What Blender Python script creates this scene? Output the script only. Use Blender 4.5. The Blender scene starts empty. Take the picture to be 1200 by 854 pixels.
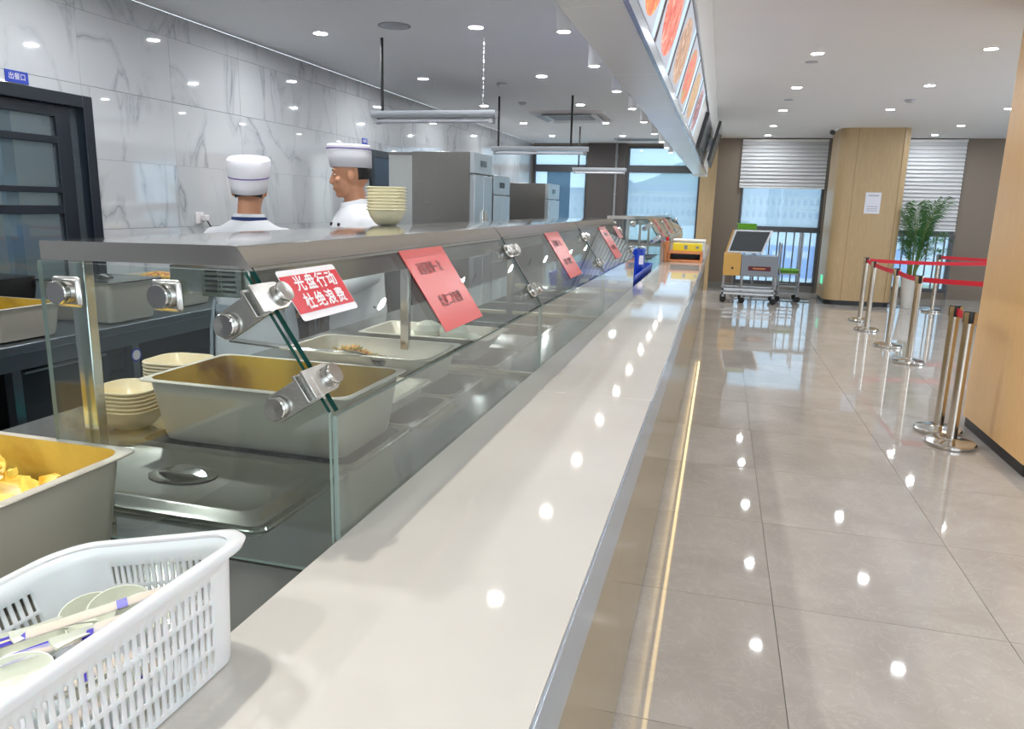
import bpy, bmesh, math, random
import numpy as np
from mathutils import Matrix, Vector
random.seed(7)
PI = math.pi
C = bpy.context.scene.collection
SC = bpy.context.scene

# ------------------------------------------------------------------ camera
F_PX, CAM_H = 870.0, 1.45
vy = np.array([846.2-600, -(246.7-427), -F_PX]); vy /= np.linalg.norm(vy)
up = np.array([102., 4059., F_PX]); up -= up.dot(vy)*vy; up /= np.linalg.norm(up)
vx = np.cross(vy, up)
R = np.array([vx, vy, up])
cam = bpy.data.cameras.new('camera'); cam_o = bpy.data.objects.new('camera', cam); C.objects.link(cam_o)
M4 = Matrix.Identity(4)
for i in range(3):
    for j in range(3):
        M4[i][j] = R[i][j]
M4.translation = (0, 0, CAM_H)
cam_o.matrix_world = M4
cam.sensor_fit = 'HORIZONTAL'; cam.sensor_width = 36.0; cam.lens = 36.0*F_PX/1200.0
cam.clip_start = 0.02; cam.clip_end = 3000
SC.camera = cam_o

# ------------------------------------------------------------------ world, exposure, light levels
w = bpy.data.worlds.new('sky'); SC.world = w; w.use_nodes = True
w.node_tree.nodes['Background'].inputs[0].default_value = (0.80, 0.91, 1.0, 1)
w.node_tree.nodes['Background'].inputs[1].default_value = 2.6
SC.view_settings.view_transform = 'Standard'; SC.view_settings.look = 'None'
SC.view_settings.gamma = 1.0; SC.view_settings.exposure = 1.06
DOWNLIGHT, KITCHEN_LIGHT, SPOTLIGHT, LED, SPOT_W = 212.0, 325.0, 30.0, 3.2, 21.0
cy = SC.cycles
cy.max_bounces = 10; cy.diffuse_bounces = 4; cy.glossy_bounces = 5; cy.transmission_bounces = 6
cy.transparent_max_bounces = 32; cy.sample_clamp_indirect = 3.0; cy.caustics_reflective = False; cy.caustics_refractive = False
cy.use_denoising = True

# ------------------------------------------------------------------ materials
def S(r, g, b):
    f = lambda c: ((c/255+0.055)/1.055)**2.4 if c > 10 else c/255/12.92
    return (f(r), f(g), f(b), 1)
def mat(name, col, rough=0.5, metal=0.0, **kw):
    m = bpy.data.materials.new(name); m.use_nodes = True
    b = m.node_tree.nodes['Principled BSDF']
    b.inputs['Base Color'].default_value = col; b.inputs['Roughness'].default_value = rough; b.inputs['Metallic'].default_value = metal
    for k, v in kw.items():
        b.inputs[k.replace('_', ' ')].default_value = v
    return m
def nd(m, t, **kw):
    n = m.node_tree.nodes.new(t)
    for k, v in kw.items(): setattr(n, k, v)
    return n
def lk(m, a, b): m.node_tree.links.new(a, b)
def bsdf(m): return m.node_tree.nodes['Principled BSDF']
def position(m, scale=(1, 1, 1), kind='pos'):
    mp = nd(m, 'ShaderNodeMapping'); mp.inputs['Scale'].default_value = scale
    if kind == 'pos':
        g = nd(m, 'ShaderNodeNewGeometry'); lk(m, g.outputs['Position'], mp.inputs['Vector'])
    else:
        g = nd(m, 'ShaderNodeTexCoord'); lk(m, g.outputs['Object'], mp.inputs['Vector'])
    return mp
def ramp(m, fac, stops):
    r = nd(m, 'ShaderNodeValToRGB'); cr = r.color_ramp
    while len(cr.elements) < len(stops): cr.elements.new(0.5)
    for e, (p, c) in zip(cr.elements, stops): e.position = p; e.color = c
    lk(m, fac, r.inputs[0]); return r
def noise(m, vec, scale, detail=4, rough=0.55, dist=0.0):
    n = nd(m, 'ShaderNodeTexNoise'); n.inputs['Scale'].default_value = scale; n.inputs['Detail'].default_value = detail
    n.inputs['Roughness'].default_value = rough; n.inputs['Distortion'].default_value = dist
    lk(m, vec, n.inputs['Vector']); return n
def noisy(m, scale, stops, vecscale=(1, 1, 1), kind='pos', detail=5, dist=0.0, rough=0.55):
    mp = position(m, vecscale, kind); n = noise(m, mp.outputs[0], scale, detail, rough, dist)
    r = ramp(m, n.outputs['Fac'], stops); lk(m, r.outputs[0], bsdf(m).inputs['Base Color']); return n
def bump(m, fac, strength, dist=0.002):
    b = nd(m, 'ShaderNodeBump'); b.inputs['Strength'].default_value = strength; b.inputs['Distance'].default_value = dist
    lk(m, fac, b.inputs['Height']); lk(m, b.outputs[0], bsdf(m).inputs['Normal'])

def steel(name, col, rough, vec=(4, 90, 90), bs=0.05):
    m = mat(name, col, rough, 1.0)
    mp = position(m, vec); n = noise(m, mp.outputs[0], 6, 3)
    mr = nd(m, 'ShaderNodeMapRange'); mr.inputs['To Min'].default_value = rough*0.8; mr.inputs['To Max'].default_value = rough*1.3
    lk(m, n.outputs['Fac'], mr.inputs['Value']); lk(m, mr.outputs[0], bsdf(m).inputs['Roughness'])
    if bs: bump(m, n.outputs['Fac'], bs, 0.0006)
    return m
M = {}
M['steel'] = steel('brushed_steel', S(196, 195, 190), 0.24)
M['canopy'] = steel('canopy_steel', S(236, 230, 221), 0.085, (90, 3, 90), 0.03)
M['deck'] = steel('deck_steel', S(158, 157, 150), 0.10, (90, 4, 90), 0.0); bsdf(M['deck']).inputs['Metallic'].default_value = 0.78
M['pan'] = mat('pan_steel', S(204, 196, 180), 0.38, 0.5)
M['lid'] = mat('lid_steel', S(166, 165, 155), 0.22, 1.0)
M['chrome'] = mat('polished_chrome', S(210, 208, 204), 0.12, 1.0)
M['post'] = steel('stanchion_steel', S(205, 198, 188), 0.2, (60, 60, 3), 0.0)
M['fridge'] = steel('fridge_steel', S(142, 138, 133), 0.28, (3, 90, 90), 0.02)
M['fridge_door'] = steel('fridge_door_steel', S(200, 205, 208), 0.3, (3, 90, 90), 0.02)
M['dark_steel'] = steel('table_steel', S(130, 138, 146), 0.35, (90, 3, 90), 0.03)
M['fascia'] = steel('fascia_steel', S(190, 200, 212), 0.2, (90, 2, 90), 0.0); bsdf(M['fascia']).inputs['Metallic'].default_value = 0.7
M['white'] = mat('white_stone', S(238, 233, 225), 0.05); bsdf(M['white']).inputs['IOR'].default_value = 1.5
noisy(M['white'], 3.0, [(0.3, S(190, 184, 176)), (0.7, S(197, 192, 184))])
M['paint'] = mat('white_paint', S(240, 240, 242), 0.7)
M['kpaint'] = mat('kitchen_ceiling_paint', S(244, 245, 247), 0.7)
M['gloss_white'] = mat('gloss_white_panel', S(244, 246, 246), 0.25)
M['wallp'] = mat('taupe_wall_paint', S(136, 124, 112), 0.6)
M['dark_frame'] = mat('dark_brown_cladding', S(84, 78, 76), 0.45)
M['alu_dark'] = mat('dark_window_aluminium', S(88, 90, 94), 0.4, 0.3)
M['door_frame'] = mat('black_door_aluminium', S(20, 28, 38), 0.3, 0.1)
M['black'] = mat('black_plastic', S(22, 22, 24), 0.4)
M['rubber'] = mat('black_rubber', S(18, 18, 20), 0.7)
M['kick'] = mat('black_plinth', S(30, 32, 36), 0.4)
M['grey'] = mat('grey_plastic', S(150, 152, 156), 0.45)
M['lightgrey'] = mat('light_grey_metal', S(196, 200, 206), 0.35, 0.5)
M['red_belt'] = mat('red_webbing', S(205, 28, 48), 0.65)
M['green'] = mat('green_plastic', S(112, 176, 52), 0.4)
M['teal'] = mat('teal_plastic', S(20, 170, 165), 0.4)
M['blue'] = mat('blue_plastic', S(24, 62, 170), 0.3)
M['navy'] = mat('navy_cloth', S(26, 46, 100), 0.8)
M['basket'] = mat('white_polypropylene', S(208, 209, 210), 0.33, Subsurface_Weight=0.15)
M['spoon'] = mat('pale_green_melamine', S(214, 217, 200), 0.3)
M['bowl'] = mat('cream_melamine', S(238, 228, 190), 0.22)
M['bowl2'] = mat('beige_melamine', S(222, 204, 168), 0.25)
M['purple'] = mat('purple_wrapper', S(52, 40, 160), 0.25)
M['clear'] = mat('clear_wrapper', S(232, 232, 240), 0.12, Alpha=0.35)
M['bamboo'] = mat('bamboo', S(226, 200, 150), 0.6)
M['poster'] = mat('coral_paper', S(200, 74, 70), 0.25)
M['sign_red'] = mat('red_print', S(200, 26, 42), 0.25)
M['sign_white'] = mat('white_print', S(226, 220, 220), 0.3)
M['ink'] = mat('black_ink', S(46, 22, 26), 0.6)
M['sign_blue'] = mat('blue_sign', S(34, 62, 168), 0.4)
M['paper'] = mat('white_paper', S(226, 228, 238), 0.7)
M['paper_grey'] = mat('grey_print', S(150, 152, 172), 0.7)
M['yellow'] = mat('yellow_print', S(222, 208, 40), 0.45)
M['orange_wood'] = mat('orange_wood', S(206, 132, 82), 0.5)
M['skin'] = mat('skin', S(196, 140, 108), 0.5, Subsurface_Weight=0.08)
M['hair'] = mat('black_hair', S(24, 20, 20), 0.6)
M['jacket'] = mat('white_cotton', S(212, 213, 217), 0.85)
M['apron'] = mat('shaded_white_apron', S(158, 166, 176), 0.8)  # white cloth, its shade put into the grey
M['trouser'] = mat('dark_trousers', S(30, 34, 44), 0.85)
M['hat'] = mat('white_paper_hat', S(228, 226, 232), 0.8)
M['piping'] = mat('purple_piping', S(98, 66, 150), 0.7)
M['eye'] = mat('eye_white', S(230, 228, 222), 0.3)
M['iris'] = mat('dark_iris', S(30, 20, 14), 0.2)
M['lips'] = mat('lips', S(170, 100, 84), 0.5)
M['pot'] = mat('white_ceramic', S(220, 218, 214), 0.3)
M['soil'] = mat('dark_soil', S(52, 40, 30), 0.9)
M['leaf'] = mat('palm_green', S(58, 108, 50), 0.5)
M['stemg'] = mat('palm_stem', S(120, 140, 70), 0.5)
M['blind'] = mat('pleated_white_fabric', S(214, 216, 220), 0.8)
M['ochre'] = mat('ochre_enamel', S(206, 160, 84), 0.4)
M['maroon'] = mat('maroon_label', S(90, 34, 48), 0.5)
M['screen'] = mat('dark_screen', S(20, 44, 54), 0.12)
M['glass_black'] = mat('smoked_glass', S(44, 52, 58), 0.35)
M['exit_green'] = mat('green_exit_sign', S(60, 170, 120), 0.4)
M['exit_green'].node_tree.nodes['Principled BSDF'].inputs['Emission Color'].default_value = S(90, 220, 160)
M['exit_green'].node_tree.nodes['Principled BSDF'].inputs['Emission Strength'].default_value = 0.5
M['grout'] = mat('tile_grout', S(128, 124, 118), 0.6)
M['wgrout'] = mat('wall_grout', S(140, 142, 146), 0.6)
M['ext_wall'] = mat('cream_facade', S(176, 176, 172), 0.9)
M['ext_roof'] = mat('slate_roof', S(120, 136, 150), 0.9)
M['ext_win'] = mat('facade_window_glass', S(90, 110, 130), 0.4)
M['ext_hill'] = mat('hazy_green_hill', S(110, 140, 130), 0.95)  # pale tone carries distance haze in the colour
M['ext_tree'] = mat('yellow_green_hedge', S(160, 180, 84), 0.9)
M['ext_ground'] = mat('pale_pavement', S(222, 222, 218), 0.9)
M['ext_blue'] = mat('blue_hoarding', S(40, 120, 215), 0.6)
M['bun'] = mat('steamed_dough', S(226, 224, 206), 0.6, Subsurface_Weight=0.1)

# food stained inside of pans
def stain(name, base, spots, rough=0.35, scale=6):
    m = mat(name, base, rough); noisy(m, scale, [(0.30, spots), (0.48, base), (0.75, tuple(min(1, c*1.25) for c in base[:3])+(1,))], detail=8, dist=0.6); return m
M['curry'] = stain('curry_residue', S(178, 146, 40), S(120, 84, 20), 0.3)
M['oil'] = stain('oily_yellow_pan', S(196, 168, 78), S(170, 132, 50), 0.28)
M['cabbage'] = stain('stewed_cabbage', S(238, 206, 96), S(222, 160, 40), 0.3, 30)
M['cabbage_pale'] = stain('stewed_cabbage_stalk', S(246, 230, 176), S(236, 196, 84), 0.3, 40)
M['rice'] = mat('steamed_rice', S(232, 226, 208), 0.6)
M['fry_a'] = mat('fried_shreds_gold', S(236, 190, 96), 0.5)
M['fry_b'] = mat('fried_shreds_red', S(176, 70, 40), 0.5)
M['fry_c'] = mat('fried_shreds_green', S(150, 160, 70), 0.5)

# wood
def wood(name, a, b, vec, rough=0.4):
    m = mat(name, a, rough); n = noisy(m, 5, [(0.3, a), (0.7, b)], vec, detail=6, dist=0.3); return m
M['oak'] = wood('oak_laminate_dim', S(176, 150, 112), S(190, 164, 124), (26, 26, 1.2))  # darker copy of the same oak, the dim far end put into colour
M['oak_lit'] = wood('oak_laminate_lit', S(236, 190, 128), S(244, 202, 142), (26, 26, 1.2), 0.32)  # same oak brightened, so the near pillar looks better lit
M['oak_lip_shaded'] = wood('oak_laminate_lip_shaded', S(142, 122, 86), S(154, 134, 95), (26, 26, 1.2), 0.14)  # oak darkened, shade under the steel lip put into the colour

# polished floor stone
m = mat('polished_floor_stone', S(150, 145, 140), 0.035); M['floor'] = m
oi = nd(m, 'ShaderNodeObjectInfo'); gp = nd(m, 'ShaderNodeNewGeometry'); vm = nd(m, 'ShaderNodeVectorMath', operation='SCALE')
cb = nd(m, 'ShaderNodeCombineXYZ')
for k in range(3): lk(m, oi.outputs['Random'], cb.inputs[k])
lk(m, cb.outputs[0], vm.inputs[0]); vm.inputs['Scale'].default_value = 17.0
va = nd(m, 'ShaderNodeVectorMath', operation='ADD'); lk(m, gp.outputs['Position'], va.inputs[0]); lk(m, vm.outputs[0], va.inputs[1])
n1 = noise(m, va.outputs[0], 2.2, 8, 0.6, 0.6)
r1 = ramp(m, n1.outputs['Fac'], [(0.3, S(166, 160, 154)), (0.55, S(178, 172, 166)), (0.75, S(188, 183, 178))])
n2 = noise(m, va.outputs[0], 5.5, 6, 0.65, 1.6)
a1 = nd(m, 'ShaderNodeMath', operation='SUBTRACT'); a1.inputs[1].default_value = 0.5; lk(m, n2.outputs['Fac'], a1.inputs[0])
a2 = nd(m, 'ShaderNodeMath', operation='ABSOLUTE'); lk(m, a1.outputs[0], a2.inputs[0])
r2 = ramp(m, a2.outputs[0], [(0.0, (1, 1, 1, 1)), (0.018, (0, 0, 0, 1))])
mx = nd(m, 'ShaderNodeMix', data_type='RGBA'); mf = nd(m, 'ShaderNodeMath', operation='MULTIPLY'); mf.inputs[1].default_value = 0.28
lk(m, r2.outputs[0], mf.inputs[0]); lk(m, mf.outputs[0], mx.inputs['Factor']); lk(m, r1.outputs[0], mx.inputs['A']); mx.inputs['B'].default_value = S(204, 200, 194)
lk(m, mx.outputs['Result'], bsdf(m).inputs['Base Color'])
# marble wall tile
m = mat('polished_marble_tile', S(196, 198, 202), 0.03, IOR=2.1); M['marble'] = m
oi = nd(m, 'ShaderNodeObjectInfo'); gp = nd(m, 'ShaderNodeNewGeometry'); vm = nd(m, 'ShaderNodeVectorMath', operation='SCALE'); cb = nd(m, 'ShaderNodeCombineXYZ')
for k in range(3): lk(m, oi.outputs['Random'], cb.inputs[k])
lk(m, cb.outputs[0], vm.inputs[0]); vm.inputs['Scale'].default_value = 23.0
va = nd(m, 'ShaderNodeVectorMath', operation='ADD'); lk(m, gp.outputs['Position'], va.inputs[0]); lk(m, vm.outputs[0], va.inputs[1])
mp = nd(m, 'ShaderNodeMapping'); mp.inputs['Scale'].default_value = (1, 1.5, 0.62); mp.inputs['Rotation'].default_value = (0.35, 0, 0); lk(m, va.outputs[0], mp.inputs[0])
n2 = noise(m, mp.outputs[0], 1.15, 5, 0.5, 1.1)
a1 = nd(m, 'ShaderNodeMath', operation='SUBTRACT'); a1.inputs[1].default_value = 0.5; lk(m, n2.outputs['Fac'], a1.inputs[0])
a2 = nd(m, 'ShaderNodeMath', operation='ABSOLUTE'); lk(m, a1.outputs[0], a2.inputs[0])
r2 = ramp(m, a2.outputs[0], [(0.0, (1, 1, 1, 1)), (0.007, (0.45, 0.45, 0.45, 1)), (0.045, (0, 0, 0, 1))])
n3 = noise(m, va.outputs[0], 1.7, 4); r3 = ramp(m, n3.outputs['Fac'], [(0.42, (0, 0, 0, 1)), (0.62, (1, 1, 1, 1))])
mu = nd(m, 'ShaderNodeMath', operation='MULTIPLY'); lk(m, r2.outputs[0], mu.inputs[0]); lk(m, r3.outputs[0], mu.inputs[1])
mu2 = nd(m, 'ShaderNodeMath', operation='MULTIPLY'); mu2.inputs[1].default_value = 0.75; lk(m, mu.outputs[0], mu2.inputs[0])
mx = nd(m, 'ShaderNodeMix', data_type='RGBA'); lk(m, mu2.outputs[0], mx.inputs['Factor'])
mx.inputs['A'].default_value = S(198, 200, 203); mx.inputs['B'].default_value = S(126, 130, 138)
lk(m, mx.outputs['Result'], bsdf(m).inputs['Base Color'])

def glass(name, tint, dust_haze=0.0, dust_haze_col=(0.8, 0.85, 0.9, 1), translucent=False, ior=1.5):
    m = bpy.data.materials.new(name); m.use_nodes = True; nt = m.node_tree
    for n in list(nt.nodes): nt.nodes.remove(n)
    out = nd(m, 'ShaderNodeOutputMaterial'); t = nd(m, 'ShaderNodeBsdfTransparent'); t.inputs[0].default_value = tint
    g = nd(m, 'ShaderNodeBsdfGlossy'); g.inputs['Roughness'].default_value = 0.0; g.inputs[0].default_value = (1, 1, 1, 1)
    fr = nd(m, 'ShaderNodeFresnel'); gg = nd(m, 'ShaderNodeNewGeometry'); mr = nd(m, 'ShaderNodeMapRange')
    mr.inputs['To Min'].default_value = ior; mr.inputs['To Max'].default_value = 1/ior
    lk(m, gg.outputs['Backfacing'], mr.inputs['Value']); lk(m, mr.outputs[0], fr.inputs[0])   # a thin sheet reflects alike from both sides
    mx1 = nd(m, 'ShaderNodeMixShader'); lk(m, fr.outputs[0], mx1.inputs[0]); lk(m, t.outputs[0], mx1.inputs[1]); lk(m, g.outputs[0], mx1.inputs[2])
    last = mx1
    if dust_haze:
        d = nd(m, 'ShaderNodeBsdfTranslucent' if translucent else 'ShaderNodeBsdfDiffuse'); d.inputs[0].default_value = dust_haze_col
        mx2 = nd(m, 'ShaderNodeMixShader'); mx2.inputs[0].default_value = dust_haze
        lk(m, mx1.outputs[0], mx2.inputs[1]); lk(m, d.outputs[0], mx2.inputs[2]); last = mx2
    lk(m, last.outputs[0], out.inputs[0]); return m
M['glass'] = glass('clear_glass', (0.885, 0.93, 0.915, 1), 0.015)
M['window_glass'] = glass('hazed_window_glass', (0.43, 0.50, 0.545, 1), 0.33, (0.40, 0.47, 0.53, 1), True)  # film stands in for outdoor haze, added tint holds the sky down
M['door_glass'] = glass('door_glass', (0.80, 0.90, 0.92, 1), 0.05)
M['glass_edge'] = mat('green_glass_edge', S(20, 66, 58), 0.1)
M['glass_edge_pale'] = mat('pale_glass_edge', S(142, 156, 148), 0.12)
def emit(name, col, s):
    m = mat(name, (0, 0, 0, 1), 0.5); b = bsdf(m); b.inputs['Emission Color'].default_value = col; b.inputs['Emission Strength'].default_value = s; return m
M['lamp'] = emit('downlight_lamp', (0.93, 0.97, 1.0, 1), DOWNLIGHT)
M['kitchen_lamp'] = emit('kitchen_downlight_lamp', (0.95, 0.98, 1.0, 1), KITCHEN_LIGHT)
M['spot_lamp'] = emit('spotlight_lamp', (1.0, 0.96, 0.9, 1), SPOTLIGHT)
M['led'] = emit('warm_led', (1.0, 0.72, 0.32, 1), LED)
M['tube'] = mat('fluorescent_tube', S(222, 222, 228), 0.3)

# ------------------------------------------------------------------ mesh helpers
class MB:
    def __init__(s): s.v = []; s.f = []; s.m = []
    def add(s, vs, fs, m=0):
        o = len(s.v); s.v += [tuple(v) for v in vs]; s.f += [tuple(i+o for i in f) for f in fs]
        s.m += [m]*len(fs); return s
    def box(s, x0, x1, y0, y1, z0, z1, m=0):
        v = [(x0,y0,z0),(x1,y0,z0),(x1,y1,z0),(x0,y1,z0),(x0,y0,z1),(x1,y0,z1),(x1,y1,z1),(x0,y1,z1)]
        return s.add(v, [(0,3,2,1),(4,5,6,7),(0,1,5,4),(1,2,6,5),(2,3,7,6),(3,0,4,7)], m)
    def obox(s, T, hx, hy, hz, m=0):
        v = [T @ Vector((a*hx, b*hy, c*hz)) for c in (-1,1) for a, b in ((-1,-1),(1,-1),(1,1),(-1,1))]
        return s.add(v, [(0,3,2,1),(4,5,6,7),(0,1,5,4),(1,2,6,5),(2,3,7,6),(3,0,4,7)], m)
    def prism(s, poly, axis, a, b, m=0):
        def P(p, t): return (t, p[0], p[1]) if axis == 'x' else ((p[0], t, p[1]) if axis == 'y' else (p[0], p[1], t))
        n = len(poly); v = [P(p, a) for p in poly]+[P(p, b) for p in poly]
        return s.add(v, [tuple(range(n-1, -1, -1)), tuple(range(n, 2*n))]+[(i, (i+1) % n, n+(i+1) % n, n+i) for i in range(n)], m)
    def loft(s, rings, cap0=True, cap1=True, m=0, closed=False):
        n = len(rings[0]); v = [p for r in rings for p in r]; f = []
        K = len(rings)
        for k in range(K if closed else K-1):
            a, b = k*n, ((k+1) % K)*n
            f += [(a+i, a+(i+1) % n, b+(i+1) % n, b+i) for i in range(n)]
        if not closed:
            if cap0: f.append(tuple(range(n-1, -1, -1)))
            if cap1: f.append(tuple(range((K-1)*n, K*n)))
        return s.add(v, f, m)
    def tube(s, p0, p1, r0, r1=None, n=12, m=0, cap=True, round_=False):
        p0, p1 = Vector(p0), Vector(p1); r1 = r0 if r1 is None else r1
        d = (p1-p0); L = d.length
        q = d.to_track_quat('Z', 'Y').to_matrix() if L > 1e-9 else Matrix.Identity(3)
        prof = [(r0, 0), (r1, L)]
        if round_:
            prof = [(r0*math.cos(a), r0*math.sin(a)) for a in (-1.5, -1.0, -.5, 0)]+[(r1*math.cos(a), L+r1*math.sin(a)) for a in (0, .5, 1.0, 1.5)]
        rings = [[p0+q @ Vector((r*math.cos(2*PI*i/n), r*math.sin(2*PI*i/n), z)) for i in range(n)] for r, z in prof]
        return s.loft(rings, cap, cap, m)
    def path(s, pts, r, n=8, m=0):
        pts = [Vector(p) for p in pts]; rings = []
        for i, p in enumerate(pts):
            d = (pts[min(i+1, len(pts)-1)]-pts[max(i-1, 0)]).normalized(); q = d.to_track_quat('Z', 'Y').to_matrix()
            rr = r[i] if isinstance(r, (list, tuple)) else r
            rings.append([p+q @ Vector((rr*math.cos(2*PI*k/n), rr*math.sin(2*PI*k/n), 0)) for k in range(n)])
        return s.loft(rings, True, True, m)
    def lathe(s, prof, c=(0, 0, 0), n=24, m=0, cap0=True, cap1=True, T=None):
        rings = []
        for r, z in prof:
            ring = [Vector((r*math.cos(2*PI*i/n), r*math.sin(2*PI*i/n), z)) for i in range(n)]
            ring = [T @ p for p in ring] if T else [p+Vector(c) for p in ring]
            rings.append(ring)
        return s.loft(rings, cap0, cap1, m)
    def ell(s, c, r, n=14, k=9, m=0, T=None):
        rings = []
        for j in range(1, k):
            a = -PI/2+PI*j/k
            ring = [Vector((r[0]*math.cos(a)*math.cos(2*PI*i/n), r[1]*math.cos(a)*math.sin(2*PI*i/n), r[2]*math.sin(a))) for i in range(n)]
            if T: ring = [T @ p for p in ring]
            rings.append([p+Vector(c) for p in ring])
        return s.loft(rings, True, True, m)
    def build(s, name, mats, parent=None, smooth=True, bevel=0.0, seg=2, angle=0.6):
        me = bpy.data.meshes.new(name)
        off = Vector(parent_loc(parent)) if parent else Vector((0, 0, 0))
        me.from_pydata([tuple(Vector(v)-off) for v in s.v], [], s.f)
        ms = mats if isinstance(mats, (list, tuple)) else [mats]
        for a in ms: me.materials.append(M[a] if isinstance(a, str) else a)
        if len(ms) > 1: me.polygons.foreach_set('material_index', s.m)
        me.update()
        if smooth:
            me.polygons.foreach_set('use_smooth', [True]*len(me.polygons)); me.set_sharp_from_angle(angle=angle)
        o = bpy.data.objects.new(name, me); C.objects.link(o)
        if parent: o.parent = parent
        if bevel:
            b = o.modifiers.new('bevel', 'BEVEL'); b.width = bevel; b.segments = seg; b.limit_method = 'ANGLE'; b.angle_limit = 0.7
        return o
def parent_loc(p):
    v = Vector((0, 0, 0))
    while p: v = v+p.location; p = p.parent
    return v
def tag(o, label=None, cat=None, group=None, kind=None):
    if label: o['label'] = label
    if cat: o['category'] = cat
    if group: o['group'] = group
    if kind: o['kind'] = kind
    return o
def thing(name, label, cat, loc=(0, 0, 0), group=None):
    o = bpy.data.objects.new(name, None); C.objects.link(o); o.location = loc; o.empty_display_size = 0.05
    return tag(o, label, cat, group)
def struct(o, label=None): o['kind'] = 'structure'; (label and o.__setitem__('label', label)); return o
def senpty(name, loc=(0, 0, 0)):
    o = bpy.data.objects.new(name, None); C.objects.link(o); o.location = loc; o['kind'] = 'structure'; return o
def kids(o): return [c for c in o.children]
def dup(o, loc=None, label=None, rot=None, parent=None, group=None):
    c = o.copy(); C.objects.link(c)
    if parent is not None: c.parent = parent
    if loc is not None: c.location = loc
    if rot is not None: c.rotation_euler = rot
    if label: c['label'] = label
    if group: c['group'] = group
    for ch in kids(o): dup(ch, parent=c)
    return c
def box(name, x0, x1, y0, y1, z0, z1, mt, parent=None, bevel=0.0):
    return MB().box(x0, x1, y0, y1, z0, z1).build(name, mt, parent, bevel=bevel)
def rr(cx, cy, z, wx, wy, r, n=5, T=None):
    pts = []; hx, hy = wx/2, wy/2; r = min(r, hx*0.999, hy*0.999)
    for sx, sy, a0 in ((1, 1, 0), (-1, 1, PI/2), (-1, -1, PI), (1, -1, 1.5*PI)):
        for i in range(n+1):
            a = a0+PI/2*i/n; pts.append(Vector((cx+sx*(hx-r)+r*math.cos(a), cy+sy*(hy-r)+r*math.sin(a), z)))
    return [T @ p for p in pts] if T else pts
def text(name, body, size, T, mt, parent, thick=0.0, sx=1.0, align='CENTER', spacing=1.0):
    cu = bpy.data.curves.new(name, 'FONT'); cu.body = body; cu.size = size; cu.align_x = align; cu.align_y = 'CENTER'
    cu.extrude = 0.0002; cu.space_character = spacing; cu.resolution_u = 3
    t = bpy.data.objects.new(name+'_src', cu); C.objects.link(t)
    dg = bpy.context.evaluated_depsgraph_get(); me = bpy.data.meshes.new_from_object(t.evaluated_get(dg))
    bpy.data.objects.remove(t); bpy.data.curves.remove(cu)
    off = Matrix.Translation(-parent_loc(parent)) if parent else Matrix.Identity(4)
    me.transform(off @ T @ Matrix.Diagonal((sx, 1, 1, 1)))
    if thick:      # heavier strokes: the same letters again, a hair to each side
        bm = bmesh.new()
        for k, (dx, dy) in enumerate(((-1, 0), (1, 0), (0, 1), (0, -1))):
            m2 = me.copy(); R3 = T.to_3x3(); m2.transform(Matrix.Translation(R3 @ Vector((dx*thick, dy*thick, 0.00004*(k+1))))); bm.from_mesh(m2); bpy.data.meshes.remove(m2)
        bm.to_mesh(me); bm.free()
    me.materials.clear(); me.materials.append(M[mt])
    o = bpy.data.objects.new(name, me); C.objects.link(o)
    if parent: o.parent = parent
    return o
def frame(origin, u, v):
    u = Vector(u).normalized(); v = Vector(v).normalized(); n = u.cross(v)
    T = Matrix.Identity(4)
    for i in range(3): T[i][0] = u[i]; T[i][1] = v[i]; T[i][2] = n[i]
    T.translation = Vector(origin); return T
ORD = ['first','second','third','fourth','fifth','sixth','seventh','eighth','ninth','tenth','eleventh','twelfth','thirteenth','fourteenth','fifteenth']

# ------------------------------------------------------------------ setting: floor, walls, ceilings
ZC, ZK = 2.756, 2.66           # ceiling over the hall, ceiling over the kitchen
XL, YB, XR, YF = -3.7, 14.8, 6.85, -3.4
fl = MB().box(XL-0.2, XR+0.2, YF, YB+0.2, -0.12, -0.006).build('floor', 'grout'); struct(fl, 'polished grey stone floor laid in square tiles')
P = 0.786
tile0 = None
for i in range(-1, 9):
    for j in range(-6, 19):
        x0 = 0.302+P*i; y0 = 2.725+P*(j-3)+0.0
        if y0 > YB or x0 > XR: continue
        if tile0 is None:
            tile0 = MB().box(0.0012, P-0.0012, 0.0012, P-0.0012, -0.006, 0.0).build('floor_tile', 'floor', None, smooth=False); t = tile0; t.parent = fl
        else:
            t = tile0.copy(); C.objects.link(t)
        t.location = (x0, y0, 0)
kf = MB().box(XL, -0.486, YF, YB, -0.006, 0.0).build('floor_kitchen', mat('kitchen_floor_tile', S(190, 188, 184), 0.25)); struct(kf, 'plain floor behind the serving counter, lightened to bounce light')  # pale colour set to bounce light onto the kitchen ceiling
cl = MB().box(-0.56, XR, YF, YB, ZC, ZC+0.1).build('ceiling', 'paint'); struct(cl, 'smooth white ceiling over the customer aisle')
ck = MB().box(XL, -0.5, YF, YB, ZK, ZK+0.09).build('ceiling_kitchen', 'kpaint'); struct(ck, 'grey white ceiling over the kitchen')
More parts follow.
